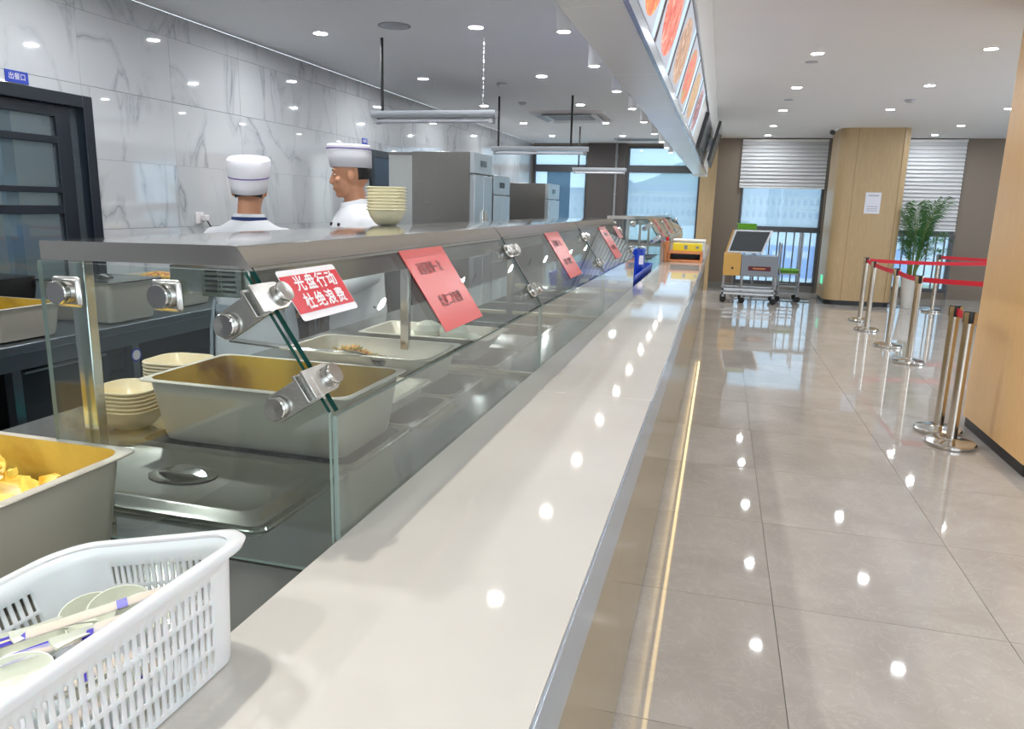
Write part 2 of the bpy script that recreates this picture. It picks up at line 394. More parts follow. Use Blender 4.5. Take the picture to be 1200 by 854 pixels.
# left wall with tiles
wl = MB().box(XL-0.2, XL-0.012, YF, 2.42, 0, ZK).box(XL-0.2, XL-0.012, 3.832, YB, 0, ZK).box(XL-0.2, XL-0.012, 2.42, 3.832, 2.02, ZK).build('wall_left', 'wgrout'); struct(wl, 'kitchen wall of grey veined marble tiles')
tm = {}
ydoor = (2.42, 3.832)
ys = [4.543+0.77*k for k in range(-5, 14)]
zs = [0.0, 0.402, 0.822, 1.2425, 1.664, 2.0845, 2.504, ZK]
for a in range(len(ys)-1):
    for b in range(len(zs)-1):
        y0, y1, z0, z1 = ys[a], min(ys[a+1], YB), zs[b], zs[b+1]
        if y1-y0 < 0.03: continue
        segs = [(y0, y1, z0, z1)]
        if y0 < ydoor[1] and y1 > ydoor[0] and z0 < 2.02:
            segs = []
            if y0 < ydoor[0]: segs.append((y0, ydoor[0], z0, z1))
            if y1 > ydoor[1]: segs.append((ydoor[1], y1, z0, z1))
            if z1 > 2.02: segs.append((max(y0, ydoor[0]), min(y1, ydoor[1]), 2.02, z1))
        for q0, q1, r0, r1 in segs:
            if q1-q0 < 0.01: continue
            key = (round(q1-q0, 3), round(r1-r0, 3))
            if key not in tm:
                tm[key] = MB().box(-0.012, 0, 0.001, q1-q0-0.001, 0.001, r1-r0-0.001).build('marble_tile', 'marble', None, smooth=False); t = tm[key]; t.parent = wl
            else:
                t = tm[key].copy(); C.objects.link(t)
            t.location = (XL, q0, r0)
# sliding door
d1 = senpty('door_1', (XL, 3.1, 0)); d1['label'] = 'dark framed sliding glass door in the marble wall'
fr = MB(); xa, xb = XL-0.10, XL+0.015
fr.box(xa, xb, 3.762, 3.832, 0, 2.02).box(xa, xb, 2.42, 2.49, 0, 2.02).box(xa, xb, 2.49, 3.762, 1.95, 2.02)
fr.build('door_frame', 'door_frame', d1, bevel=0.004)
sash = MB(); xc, xd = XL-0.075, XL-0.03
sash.box(xc, xd, 3.60, 3.70, 0.0, 1.95).box(xc, xd, 2.49, 3.60, 1.885, 1.95).box(xc, xd, 2.49, 3.60, 0, 0.12)
sash.build('door_sash', 'door_frame', d1, bevel=0.003)
for z0, z1 in ((1.735, 1.775), (1.455, 1.49), (1.335, 1.385)):
    box('rail', xc, xd, 2.49, 3.60, z0, z1, 'door_frame', d1, 0.003)
box('jamb_glass', XL-0.05, XL-0.045, 3.70, 3.762, 0, 1.95, 'door_glass', d1)
for z0, z1 in ((0.12, 1.335), (1.385, 1.455), (1.49, 1.735), (1.775, 1.885)):
    box('pane', XL-0.055, XL-0.05, 2.49, 3.60, z0, z1, 'door_glass', d1)
box('inner_frame', XL-0.40, XL-0.36, 3.52, 3.60, 0, 1.95, mat('door_inner_frame', S(84, 122, 140), 0.4), d1)
bw = MB().box(XL-1.3, XL-1.2, 1.6, 4.8, 0, 2.6).box(XL-1.2, XL-0.2, 4.7, 4.8, 0, 2.6).box(XL-1.2, XL-0.2, 1.6, 1.7, 0, 2.6).box(XL-1.3, XL-0.2, 1.6, 4.8, 2.6, 2.7).box(XL-1.3, XL-0.2, 1.6, 4.8, -0.1, 0).build('wall_passage', mat('passage_paint', S(176, 180, 178), 0.6)); struct(bw, 'plain grey passage walls behind the sliding door')
pl = thing('ceiling_lamp', 'lit panel lamp on the passage ceiling behind the sliding door', 'lamp', (XL-0.7, 3.2, 2.58))
box('diffuser', XL-0.85, XL-0.55, 2.9, 3.5, 2.57, 2.585, emit('passage_lamp', (0.9, 0.97, 1, 1), 9), pl)
box('housing', XL-0.87, XL-0.53, 2.88, 3.52, 2.585, 2.6, 'lightgrey', pl)
# far dark kitchen doorway in the left wall
d2 = senpty('door_2', (XL, 7.9, 0)); d2['label'] = 'dark doorway in the marble wall behind the right chef'
MB().box(XL, XL+0.03, 7.55, 7.62, 0, 2.0).box(XL, XL+0.03, 8.6, 8.67, 0, 2.0).box(XL, XL+0.03, 7.62, 8.6, 1.93, 2.0).build('door_frame', 'door_frame', d2)
box('door_leaf', XL, XL+0.015, 7.62, 8.6, 0, 1.93, mat('dark_door_leaf', S(40, 62, 84), 0.2), d2)
# signs on the left wall
def wall_sign(y, z, wy, hz, body, label):
    t = thing('wall_sign', label, 'sign', (XL, y, z))
    box('plate', XL+0.001, XL+0.006, y-wy/2, y+wy/2, z-hz/2, z+hz/2, 'sign_blue', t)
    text('lettering', body, hz*0.62, frame((XL+0.0065, y, z), (0, 1, 0), (0, 0, 1)), 'sign_white', t, 0.0, 0.92); return t
wall_sign(3.345, 2.057, 0.138, 0.062, '出餐口', 'small blue sign with white characters above the sliding door')
wall_sign(7.45, 2.072, 0.12, 0.06, '出餐口', 'small blue sign high on the marble wall above the right chef')
so = thing('wall_socket', 'white wall socket with a black plug and cable on marble', 'socket', (XL, 4.76, 1.298))
box('cover', XL+0.001, XL+0.012, 4.70, 4.785, 1.262, 1.345, 'sign_white', so, 0.003)
box('plug', XL+0.012, XL+0.05, 4.755, 4.80, 1.282, 1.325, 'sign_white', so, 0.006)
MB().path([(XL+0.04, 4.785, 1.283), (XL+0.05, 4.81, 1.24), (XL+0.03, 4.84, 1.19), (XL+0.01, 4.85, 1.1), (XL+0.01, 4.85, 0.9)], 0.005, 6).build('cable', 'black', so)
# right and rear walls (outside the view, they close the room; their window openings are added for daylight)
rw = MB().box(XR, XR+0.2, YF, 6.0, 0, ZC+0.1).box(XR, XR+0.2, 6.0, YB+0.2, 0, 0.5).box(XR, XR+0.2, YF, YB+0.2, 2.62, ZC+0.1)
rw.box(XR, XR+0.2, 6.0, 6.6, 0.5, 2.62).box(XR, XR+0.2, 9.6, YB+0.2, 0.5, 2.62)
struct(rw.build('wall_right', 'paint', smooth=False), 'white side wall with openings added for daylight, outside the frame')
rw = MB().box(XL-0.2, XR+0.2, YF-0.2, YF, 0, 0.5).box(XL-0.2, XR+0.2, YF-0.2, YF, 2.62, ZC+0.1)
rw.box(XL-0.2, -0.4, YF-0.2, YF, 0.5, 2.62)
for k in range(4): rw.box(-0.4+2.2*k, 0.1+2.2*k, YF-0.2, YF, 0.5, 2.62)
struct(rw.build('wall_rear', 'paint', smooth=False), 'white wall behind the camera with openings added for daylight')

# back wall, built round its window openings
WIN = [('window_1', -3.69, -2.585, 0.80, 2.62), ('window_2', -1.835, -0.43, 0.80, 2.62), ('window_3', 0.30, 1.76, 0.11, 2.70), ('window_4', 2.62, 3.945, 0.11, 2.70), ('window_5', 4.62, 5.95, 0.11, 2.70)]
bw = MB(); xs = [XL-0.2]
for k, (nm, a, b, z0, z1) in enumerate(WIN):
    bw.box(xs[-1], a, YB, YB+0.2, 0, ZC+0.1, 0); bw.box(a, b, YB, YB+0.2, 0, z0, 0); bw.box(a, b, YB, YB+0.2, z1, ZC+0.1, 0); xs.append(b)
bw.box(xs[-1], XR+0.2, YB, YB+0.2, 0, ZC+0.1)
struct(bw.build('wall_back', 'wallp', smooth=False), 'taupe end wall between the windows')
pc = MB().box(-2.575, -1.845, YB-0.10, YB, 0, ZK-0.002); struct(pc.build('trim_1', 'dark_frame'), 'dark brown clad pier between the kitchen windows')
struct(MB().box(-0.43, -0.155, YB-0.55, YB, 0, ZC-0.002).build('trim_2', 'oak'), 'oak clad pier at the far end of the counter')
struct(box('baseboard_back', -0.15, 1.70, YB-0.02, YB, 0, 0.11, mat('grey_stone_skirting', S(140, 138, 134), 0.3)), 'grey stone sill strip under the tall windows')
pp = thing('pipe', 'thin grey vertical pipe on the dark brown pier', 'pipe', (-2.0, YB-0.12, 0))
MB().tube((-2.02, YB-0.125, 0.0), (-2.02, YB-0.125, ZK), 0.022, n=10).build('tube', 'grey', pp)
for z in (0.6, 1.7, 2.4): box('clip', -2.05, -1.99, YB-0.125, YB-0.10, z, z+0.03, 'grey', pp)
for nm, a, b, z0, z1 in WIN:
    wn = senpty(nm, ((a+b)/2, YB, z0))
    f = MB(); t = 0.05; y0, y1 = YB+0.01, YB+0.09
    f.box(a, a+t, y0, y1, z0, z1).box(b-t, b, y0, y1, z0, z1).box(a+t, b-t, y0, y1, z1-t, z1).box(a+t, b-t, y0, y1, z0, z0+t)
    f.build('window_frame', 'alu_dark', wn)
    if nm in ('window_1', 'window_2'):
        cut = [(2.12, 2.256)]
        wn['label'] = {'window_1': 'kitchen window left of the dark brown pier', 'window_2': 'kitchen window between the dark pier and the oak pier'}[nm]
    else:
        cut = [(1.125, 1.185)]
        wn['label'] = {'window_3': 'tall window behind the tray carts', 'window_4': 'tall window behind the palm', 'window_5': 'tall window right of the palm, hidden by the near oak pillar'}[nm]
    lo = z0+t
    for c0, c1 in cut:
        box('transom', a+t, b-t, YB-0.03, y1, c0, c1, 'alu_dark', wn); box('pane', a+t, b-t, YB+0.045, YB+0.051, lo, c0, 'window_glass', wn); lo = c1
    box('pane', a+t, b-t, YB+0.045, YB+0.051, lo, z1-t, 'window_glass', wn)
box('sliding_pane', -3.4, -2.93, YB+0.025, YB+0.031, 0.85, 2.12, 'window_glass', bpy.data.objects['window_1'])
# pleated blinds
def blind(x0, x1, zb, label):
    t = thing('pleated_blind', label, 'blind', ((x0+x1)/2, YB-0.05, 2.69))
    box('head_rail', x0, x1, YB-0.075, YB-0.015, 2.69, 2.735, 'gloss_white', t, 0.004)
    b = MB(); n = int(round((2.69-zb)/0.066)); pr = []
    for k in range(n+1):
        z = 2.69-(2.69-zb)*k/n; pr.append((YB-0.03, z))
        if k < n: pr.append((YB-0.06, z-(2.69-zb)/n*0.72))
    b.add([(x0, y, z) for y, z in pr]+[(x1, y, z) for y, z in pr], [(i, i+1, len(pr)+i+1, len(pr)+i) for i in range(len(pr)-1)])
    o = b.build('pleats', 'blind', t, smooth=False); o['kind'] = 'stuff'
    box('bottom_rail', x0, x1, YB-0.065, YB-0.02, zb-0.03, zb, 'gloss_white', t, 0.004)
blind(0.27, 1.745, 1.90, 'white pleated blind half lowered above the tray carts')
blind(2.60, 3.945, 1.22, 'white pleated blind lowered behind the potted palm')
blind(4.60, 5.97, 2.25, 'white pleated blind nearly raised, right of the palm window')
# guard rails at the tall windows
def railing(x0, x1, zt, label, nb):
    t = thing('guard_railing', label, 'railing', ((x0+x1)/2, YB-0.12, 0))
    box('top_rail', x0, x1, YB-0.14, YB-0.10, zt-0.04, zt, 'alu_dark', t); box('bottom_rail', x0, x1, YB-0.135, YB-0.105, 0.16, 0.19, 'alu_dark', t)
    for k in range(nb+1):
        x = x0+0.02+(x1-x0-0.04)*k/nb; o = MB().box(x-0.011, x+0.011, YB-0.131, YB-0.109, 0.0 if k in (0, nb) else 0.19, zt-0.04).build('baluster', 'alu_dark', t)
railing(0.31, 1.75, 1.13, 'dark vertical bar railing in front of the window behind the carts', 10)
railing(2.72, 3.94, 1.13, 'dark vertical bar railing in front of the window behind the palm', 9)

# columns
def pillar(name, x0, x1, y0, y1, r, label, mt, zt=ZC):
    s = senpty(name, ((x0+x1)/2, (y0+y1)/2, 0)); s['label'] = label
    cx, cyy = (x0+x1)/2, (y0+y1)/2
    MB().loft([rr(cx, cyy, z, x1-x0, y1-y0, r, 8) for z in (0.075, zt-0.001)]).build('cladding', mt, s)
    MB().loft([rr(cx, cyy, z, x1-x0-0.03, y1-y0-0.03, r, 8) for z in (0.0, 0.075)]).build('plinth', 'kick', s)
    return s
p1 = pillar('trim_3', 1.70, 2.715, 12.98, 14.1, 0.16, 'oak clad column with rounded corners between the tall windows', 'oak')
for x in (1.95, 2.60): box('joint', x, x+0.006, 12.9785, 12.982, 0.08, ZC-0.002, mat('joint_line', S(140, 106, 66), 0.5), p1)
pillar('trim_4', 1.765, 2.9, 4.58, 5.86, 0.10, 'oak clad pillar at the right edge with a black plinth', 'oak_lit')
ex = thing('exit_sign', 'small green emergency sign low on the left side of the far column', 'sign', (1.698, 13.4, 0.36))
box('plate', 1.690, 1.699, 13.3, 13.52, 0.30, 0.44, 'exit_green', ex)
nt_ = thing('notice', 'white paper notice taped to the front of the far oak column', 'notice', (2.26, 12.978, 1.62))
box('sheet', 2.15, 2.375, 12.9755, 12.978, 1.46, 1.785, 'paper', nt_)
box('heading', 2.19, 2.34, 12.9745, 12.9755, 1.73, 1.745, 'paper_grey', nt_)
for z in (1.565, 1.53, 1.50): box('text_line', 2.18, 2.34, 12.9745, 12.9755, z, z+0.008, 'paper_grey', nt_)
cc = thing('security_camera', 'black and white security camera on a bracket beside the far column', 'camera', (1.56, 12.9, 2.70))
MB().tube((1.56, 12.86, 2.67), (1.56, 13.0, 2.69), 0.035, n=14).build('body', 'black', cc)
MB().tube((1.56, 13.0, 2.69), (1.56, 13.06, 2.70), 0.037, n=14).build('housing', 'gloss_white', cc)
MB().path([(1.56, 13.0, 2.70), (1.62, 13.03, 2.73), (1.66, 13.05, 2.756)], 0.012, 8).build('bracket', 'gloss_white', cc)

# ------------------------------------------------------------------ menu bulkhead
bk = senpty('trim_5', (-0.4, 6, 2.06)); bk['label'] = 'long white bulkhead hanging over the counter'
Y0b, Y1b = -1.2, 14.02
MB().prism([(-0.535, 2.075), (-0.33, 2.075), (-0.165, ZC-0.002), (-0.535, ZC-0.002)], 'y', Y0b, Y1b).build('core', 'gloss_white', bk, smooth=False)
y = Y0b
while y < Y1b-0.05:
    y2 = min(y+1.22, Y1b)
    MB().box(-0.54, -0.335, y+0.002, y2-0.002, 2.06, 2.075).build('soffit_panel', 'gloss_white', bk, bevel=0.002); y = y2
MB().prism([(-0.335, 2.055), (-0.318, 2.055), (-0.312, 2.10), (-0.327, 2.10)], 'y', Y0b, Y1b).build('edge_strip', 'fascia', bk)
MB().prism([(-0.228, 2.468), (-0.214, 2.468), (-0.210, 2.49), (-0.224, 2.49)], 'y', Y0b, Y1b).build('ledge_strip', 'fascia', bk)
box('end_return', -0.54, -0.30, Y1b, Y1b+0.03, 2.03, 2.35, 'gloss_white', bk)
# menu boards (backlit print)
sl = Vector((0.165, 0, 0.681)).normalized(); bo = Vector((-0.3245, 0, 2.098))
def food_mat(k, a, b, c):
    m = mat('menu_print_%d' % k, a, 0.5)
    mp = position(m, (1, 1, 1), 'obj'); n = noise(m, mp.outputs[0], 16, 6, 0.6, 1.2)
    r = ramp(m, n.outputs['Fac'], [(0.32, a), (0.5, b), (0.68, c)])
    lk(m, r.outputs[0], bsdf(m).inputs['Base Color']); lk(m, r.outputs[0], bsdf(m).inputs['Emission Color']); bsdf(m).inputs['Emission Strength'].default_value = 0.28
    return m
FOODS = [((214, 60, 44), (240, 120, 60), (250, 200, 120), 'plate of red and orange food'), ((206, 56, 44), (236, 110, 60), (246, 190, 110), 'plate of orange red noodles'),
         ((190, 60, 50), (222, 110, 90), (236, 190, 170), 'plate of red meat slices'), ((150, 110, 84), (190, 150, 120), (220, 200, 180), 'plate of pale brown food'),
         ((196, 84, 84), (220, 120, 110), (100, 200, 80), 'plate of pink food with green garnish'), ((170, 140, 100), (206, 170, 130), (120, 110, 90), 'plate of tan food'),
         ((60, 60, 90), (150, 90, 90), (220, 220, 230), 'dark plate of mixed food')]
edges = [1.74, 2.53, 3.19, 3.98, 4.77, 5.57, 6.4, 7.25]
mb_bg = mat('menu_board_print', S(176, 182, 194), 0.5); bsdf(mb_bg).inputs['Emission Color'].default_value = S(176, 182, 194); bsdf(mb_bg).inputs['Emission Strength'].default_value = 0.25
mb_bl = mat('menu_board_band', S(178, 206, 232), 0.5); bsdf(mb_bl).inputs['Emission Color'].default_value = S(178, 206, 232); bsdf(mb_bl).inputs['Emission Strength'].default_value = 0.4
for k in range(7):
    ya, yb = edges[k]+0.012, edges[k+1]-0.012; h = 0.375
    lab = 'menu board showing a %s, %s along the bulkhead' % (FOODS[k][3], ORD[k])
    t = thing('menu_board', lab, 'sign', (bo.x, (ya+yb)/2, bo.z), 'menu boards on the bulkhead')
    T = frame((bo.x, ya, bo.z), (0, 1, 0), sl); W = yb-ya
    MB().obox(T @ Matrix.Translation((W/2, h/2, 0.006)), W/2, h/2, 0.006).build('frame', mat('menu_frame', S(70, 34, 34), 0.3) if k == 0 else bpy.data.materials['menu_frame'], t)
    MB().obox(T @ Matrix.Translation((W*0.40, h/2, 0.013)), W*0.385, h/2-0.004, 0.0015).build('picture', mb_bg, t)
    MB().obox(T @ Matrix.Translation((W*0.855, h/2, 0.013)), W*0.07, h/2-0.004, 0.0015).build('price_band', mb_bl, t)
    fm = food_mat(k, S(*FOODS[k][0]), S(*FOODS[k][1]), S(*FOODS[k][2]))
    d = MB(); n = 28
    d.lathe([(0.0001, 0.006), (0.6, 0.005), (0.9, 0.001), (1.0, 0)], n=n, T=T @ Matrix.Translation((W*0.40, h*0.48, 0.0146)) @ Matrix.Diagonal((W*0.36, h*0.43, 0.4, 1)), cap1=False)
    d.build('food_picture', fm, t)
for k, (ya, yb, out, lab) in enumerate(((8.3, 9.7, 0.02, 'dark menu screen on the bulkhead, just beyond the last menu board'), (10.2, 11.9, 0.10, 'dark screen tilted out from the far end of the bulkhead'))):
    t = thing('menu_screen', lab, 'screen', (bo.x, ya, bo.z)); T = frame((bo.x, ya, bo.z), (0, 1, 0), sl); W = yb-ya; h = 0.36 if k == 0 else 0.5
    MB().obox(T @ Matrix.Translation((W/2, h/2, out)), W/2, h/2, 0.018).build('bezel', 'black', t, bevel=0.004)
    MB().obox(T @ Matrix.Translation((W/2, h/2, out+0.019)), W/2-0.02, h/2-0.02, 0.002).build('display', 'screen', t)
    MB().obox(T @ Matrix.Translation((W/2, h/2, out/2-0.006)), 0.1, 0.08, max(0.006, out/2-0.012)).build('bracket', 'lightgrey', t)

# ------------------------------------------------------------------ lamps
def downlight_proto(z, label):
    t = thing('downlight', label, 'lamp', (0, 0, z), None)
    MB().lathe([(0.062, 0), (0.062, -0.004), (0.050, -0.006), (0.046, -0.001)], c=(0, 0, z), n=24, cap0=False, cap1=False).build('trim_ring', 'sign_white', t)
    MB().lathe([(0.0455, 0.0), (0.0455, -0.003)], c=(0, 0, z), n=20, cap0=False).build('lamp', 'kitchen_lamp', t); return t
K = [(-2.965, 5.28), (-1.755, 5.28), (-2.965, 7.28), (-1.755, 7.28), (-2.97, 9.3), (-2.975, 11.26), (-1.74, 11.28), (-2.975, 13.26), (-1.74, 13.26)]
KH = [(x, y) for x in (-2.965, -1.755) for y in (-0.75, 1.25, 3.28)]+[(-1.75, 9.3)]
A = [(0.665, y) for y in (7.05, 8.88, 10.78, 12.7, 14.2)]+[(1.95, y) for y in (7.05, 8.88, 10.78)]+[(3.28, y) for y in (12.72, 14.15)]
AH = [(x, y) for x in (0.665, 1.95) for y in (5.2, 3.3, 1.4, -0.5)]+[(3.28, y) for y in (10.8, 8.9, 7.05, 5.2, 3.3, 1.4)]+[(4.9, y) for y in (13.5, 10.8, 8.0, 5.2, 2.4)]
proto = None
rows = {-3: 'left row', -2: 'right row', 1: 'row nearest the bulkhead', 2: 'middle row', 3: 'right row'}
cnt = {}
for lst, z, hidden, where in ((K, ZK, False, 'kitchen ceiling'), (KH, ZK, True, 'kitchen ceiling'), (A, ZC, False, 'aisle ceiling'), (AH, ZC, True, 'aisle ceiling')):
    for x, y in lst:
        key = (where, round(x)); cnt[key] = cnt.get(key, 0) + (0 if hidden else 1)
        if hidden: lab = 'round recessed downlight of the %s outside the camera frame' % where
        else: lab = 'downlight in the %s, %s of the %s' % (where, ORD[cnt[key]-1], rows.get(round(x), 'row'))
        grp = ('unseen ' if hidden else '')+'downlights in the %s' % where
        if proto is None: proto = downlight_proto(ZK, lab); o = proto; o.location = (x, y, z); tag(o, lab, 'lamp', grp)
        else: o = dup(proto, (x, y, z), lab, group=grp)
        if z == ZC:
            for c in o.children:
                if c.name.startswith('lamp'): c.material_slots[0].link = 'OBJECT'; c.material_slots[0].material = M['lamp']
# cylinder spotlights beside the bulkhead
sp = thing('spotlight', 'x', 'lamp', (0, 0, 0))
MB().lathe([(0.046, 0.0), (0.046, 0.21)], n=28).build('cylinder', 'paint', sp)
MB().lathe([(0.046, 0.0), (0.044, -0.002), (0.038, -0.002), (0.036, 0.004)], n=28, cap0=False, cap1=False).build('rim', 'sign_white', sp)
MB().lathe([(0.037, -0.001), (0.03, -0.0025)], n=20, cap0=False).build('lamp', 'spot_lamp', sp)
YS = [-0.2, 1.0, 2.2, 3.38, 4.56, 5.66, 6.86, 8.05, 9.26, 10.7, 11.98, 13.1, 14.2]
for k, y in enumerate(YS):
    lab = 'white cylinder spotlight outside the frame above the near counter' if k < 4 else 'white cylinder spotlight beside the bulkhead, %s in the row' % ORD[k-4]
    grp = 'unseen cylinder spotlights' if k < 4 else 'cylinder spotlights beside the bulkhead'
    ld_ = bpy.data.lights.new('spot_beam', 'SPOT'); ld_.energy = SPOT_W; ld_.spot_size = math.radians(95); ld_.spot_blend = 0.7; ld_.shadow_soft_size = 0.03; ld_.color = (1, 0.965, 0.91)
    lo_ = bpy.data.objects.new('spot_beam', ld_); C.objects.link(lo_); lo_.location = (-0.975, y, ZK-0.225)
    if k == 0: sp.location = (-0.975, y, ZK-0.21); tag(sp, lab, 'lamp', grp)
    else: dup(sp, (-0.975, y, ZK-0.21), lab, group=grp)
# hanging tube fixtures
def tube_fixture(x0, x1, y, z, cables, label):
    t = thing('tube_fixture', label, 'lamp', ((x0+x1)/2, y, z))
    MB().prism([(-0.035, 0.0), (0.035, 0.0), (0.045, 0.02), (0.045, 0.05), (-0.045, 0.05), (-0.045, 0.02)], 'x', 0, x1-x0).build('housing', 'lightgrey', None)
    o = bpy.data.objects[-1] if False else C.objects[-1]; o.parent = t; o.location = (-(x1-x0)/2, 0, 0)
    MB().tube((x0+0.05, y-0.018, z-0.022), (x1-0.05, y-0.018, z-0.022), 0.013, n=12).build('tube', 'tube', t)
    MB().tube((x0+0.05, y+0.018, z-0.022), (x1-0.05, y+0.018, z-0.022), 0.013, n=12).build('tube', 'tube', t)
    for x in (x0+0.02, x1-0.05): box('lamp_holder', x, x+0.03, y-0.035, y+0.035, z-0.04, z, 'grey', t)
    for x, dark in cables:
        if dark: MB().tube((x, y, z+0.05), (x, y, ZK), 0.012, n=8).build('cable', 'black', t)
        else:
            c = MB()
            n = int((ZK-z-0.05)/0.03)
            for i in range(n): c.ell((x, y, z+0.065+i*0.03), (0.006 if i % 2 else 0.002, 0.002 if i % 2 else 0.006, 0.016), 6, 4)
            o = c.build('chain', 'grey', t); o['kind'] = 'stuff'
tube_fixture(-2.655, -1.66, 5.5, 2.08, [(-2.575, True), (-1.765, False)], 'hanging metal tube fixture, the nearest, above the right chef')
tube_fixture(-2.62, -1.50, 8.55, 2.06, [(-2.55, True), (-1.70, True)], 'hanging tube fixture above the steel fridges')
tube_fixture(-2.30, -1.46, 11.8, 2.0, [(-2.21, True)], 'hanging tube fixture in front of the dark pier, the farthest')
# ceiling fittings
ac = thing('ceiling_cassette', 'square air conditioning cassette flush in the kitchen ceiling', 'air conditioner', (-2.05, 10.3, ZK))
MB().loft([rr(-2.05, 10.3, ZK-z, 1.0-a, 1.0-a, 0.05, 4) for z, a in ((0, 0), (0.03, 0.03), (0.035, 0.2))]).build('panel', 'sign_white', ac)
for k in range(4):
    T = Matrix.Translation((-2.05, 10.3, ZK-0.035)) @ Matrix.Rotation(k*PI/2, 4, 'Z') @ Matrix.Translation((0.36, 0, 0)) @ Matrix.Rotation(0.5, 4, 'Y')
    MB().obox(T, 0.05, 0.33, 0.004).build('louver', 'lightgrey', ac)
box('intake_grille', -2.33, -1.77, 10.02, 10.58, ZK-0.042, ZK-0.035, 'grey', ac)
ac2 = thing('ceiling_slot_diffuser', 'long slot air diffuser in the kitchen ceiling near the windows', 'air vent', (-1.4, 13.9, ZK))
box('frame', -1.95, -0.85, 13.7, 14.1, ZK-0.015, ZK, 'lightgrey', ac2)
for k in range(3): box('blade', -1.9, -0.9, 13.75+k*0.11, 13.80+k*0.11, ZK-0.022, ZK-0.015, 'grey', ac2)
def disc_fitting(x, y, z, r, label, cat, name, h=0.03, mt='lightgrey'):
    t = thing(name, label, cat, (x, y, z))
    MB().lathe([(r, 0), (r, -h*0.4), (r*0.7, -h), ], c=(x, y, z), n=20, cap0=False).build('body', mt, t)
    MB().lathe([(r*1.15, 0), (r*1.15, -0.004)], c=(x, y, z), n=20, cap0=False).build('mounting_plate', 'grey', t)
disc_fitting(-2.315, 5.152, ZK, 0.10, 'round white vent in the kitchen ceiling above the black cable', 'vent', 'ceiling_vent', 0.012)
disc_fitting(-2.268, 7.678, ZK, 0.045, 'smoke detector in the kitchen ceiling, the nearer one', 'smoke detector', 'smoke_detector')
disc_fitting(-2.414, 9.059, ZK, 0.045, 'smoke detector in the kitchen ceiling beside the cassette', 'smoke detector', 'smoke_detector')
disc_fitting(0.659, 7.439, ZC, 0.045, 'flat sensor in the aisle ceiling behind the nearest downlight', 'sensor', 'ceiling_sensor', 0.008)
disc_fitting(0.656, 9.825, ZC, 0.045, 'flat sensor in the aisle ceiling behind the second downlight', 'sensor', 'ceiling_sensor', 0.008)
disc_fitting(1.995, 9.94, ZC, 0.05, 'smoke detector in the aisle ceiling near the far column', 'smoke detector', 'smoke_detector')

# ------------------------------------------------------------------ serving counter
YN, YE = -0.6, 11.6
ct = thing('serving_counter', 'long white topped serving counter with steel edge and oak front', 'counter', (-0.33, 5, 0))
yy = [YN, 1.95, 4.02, 6.2, 8.3, 10.0, YE]
for a, b in zip(yy[:-1], yy[1:]):
    MB().box(-0.52, -0.141, a+0.001, b-0.001, 0.925, 0.95).build('top_slab', 'white', ct, bevel=0.002)
    MB().box(-0.141, -0.137, a+0.001, b-0.001, 0.853, 0.951).build('steel_fascia', 'fascia', ct, bevel=0.001)
MB().box(-0.185, -0.141, YN, YE, 0.853, 0.857).box(-0.23, -0.141, YN, YE, 0.857, 0.925).build('fascia_return', 'fascia', ct)
MB().box(-0.166, -0.146, YN, YE, 0.840, 0.852).build('led_strip', 'led', ct)
y = YN
while y < YE-0.02:
    y2 = min(y+1.22, YE); MB().box(-0.20, -0.183, y+0.0005, y2-0.0005, 0.02, 0.852).build('front_panel', 'oak_lip_shaded', ct); y = y2
MB().box(-0.21, -0.195, YN, YE, 0.0, 0.02).build('plinth', 'kick', ct)
MB().box(-0.52, -0.21, YN, YE, 0.0, 0.925).build('body', 'dark_steel', ct)

# steel bain marie deck with wells
dk = thing('steel_deck', 'stainless steel hot food deck with sunken wells behind the counter', 'bain marie', (-1.05, 5, 0))
XA, XW0, XW1, XB, ZD = -1.62, -1.275, -0.715, -0.522, 0.893
wells = [(0.30, 0.615), (0.63, 0.945)][:0]+[(1.025, 1.335), (1.35, 1.66), (1.675, 1.975), (1.99, 2.29), (2.42, 2.73), (2.745, 3.055), (3.07, 3.38), (3.395, 3.695), (3.82, 4.13), (4.145, 4.455), (4.47, 4.78), (4.795, 5.07), (7.15, 7.46), (7.475, 7.785), (7.8, 8.11), (8.5, 8.81), (8.825, 9.135), (9.2, 9.51)]
dm = MB(); dm.box(XA, XW0, YN, YE, ZD-0.02, ZD); dm.box(XW1, XB, YN, YE, ZD-0.02, ZD)
prev = YN
for a, b in wells: dm.box(XW0, XW1, prev, a, ZD-0.02, ZD); prev = b
dm.box(XW0, XW1, prev, YE, ZD-0.02, ZD); dm.build('deck_plate', 'deck', dk, smooth=False)
MB().box(XA, XB, YN, YE, 0.08, 0.70).build('cabinet', 'dark_steel', dk); 
MB().box(XA, XA+0.02, YN, YE, 0.70, ZD-0.02).box(XB-0.02, XB, YN, YE, 0.70, ZD-0.02).box(XA, XB, YN, YN+0.02, 0.70, ZD-0.02).build('cabinet_side', 'dark_steel', dk)
for a, b in wells:
    c = (a+b)/2; w_ = b-a; o = MB()
    o.loft([rr((XW0+XW1)/2, c, ZD+0.0005, 0.575, w_+0.01, 0.03), rr((XW0+XW1)/2, c, ZD+0.004, 0.57, w_+0.005, 0.03), rr((XW0+XW1)/2, c, ZD+0.004, 0.54, w_-0.025, 0.03), rr((XW0+XW1)/2, c, ZD-0.11, 0.53, w_-0.035, 0.03)], False, True)
    o.build('well', 'deck', dk)
for yb in (2.35, 3.745, 5.11): MB().box(XW0-0.1, XB-0.02, yb-0.012, yb+0.012, ZD+0.001, ZD+0.012).build('divider_strip', mat('brass_edge', S(206, 196, 160), 0.3, 0.8) if 'brass_edge' not in bpy.data.materials else bpy.data.materials['brass_edge'], dk)

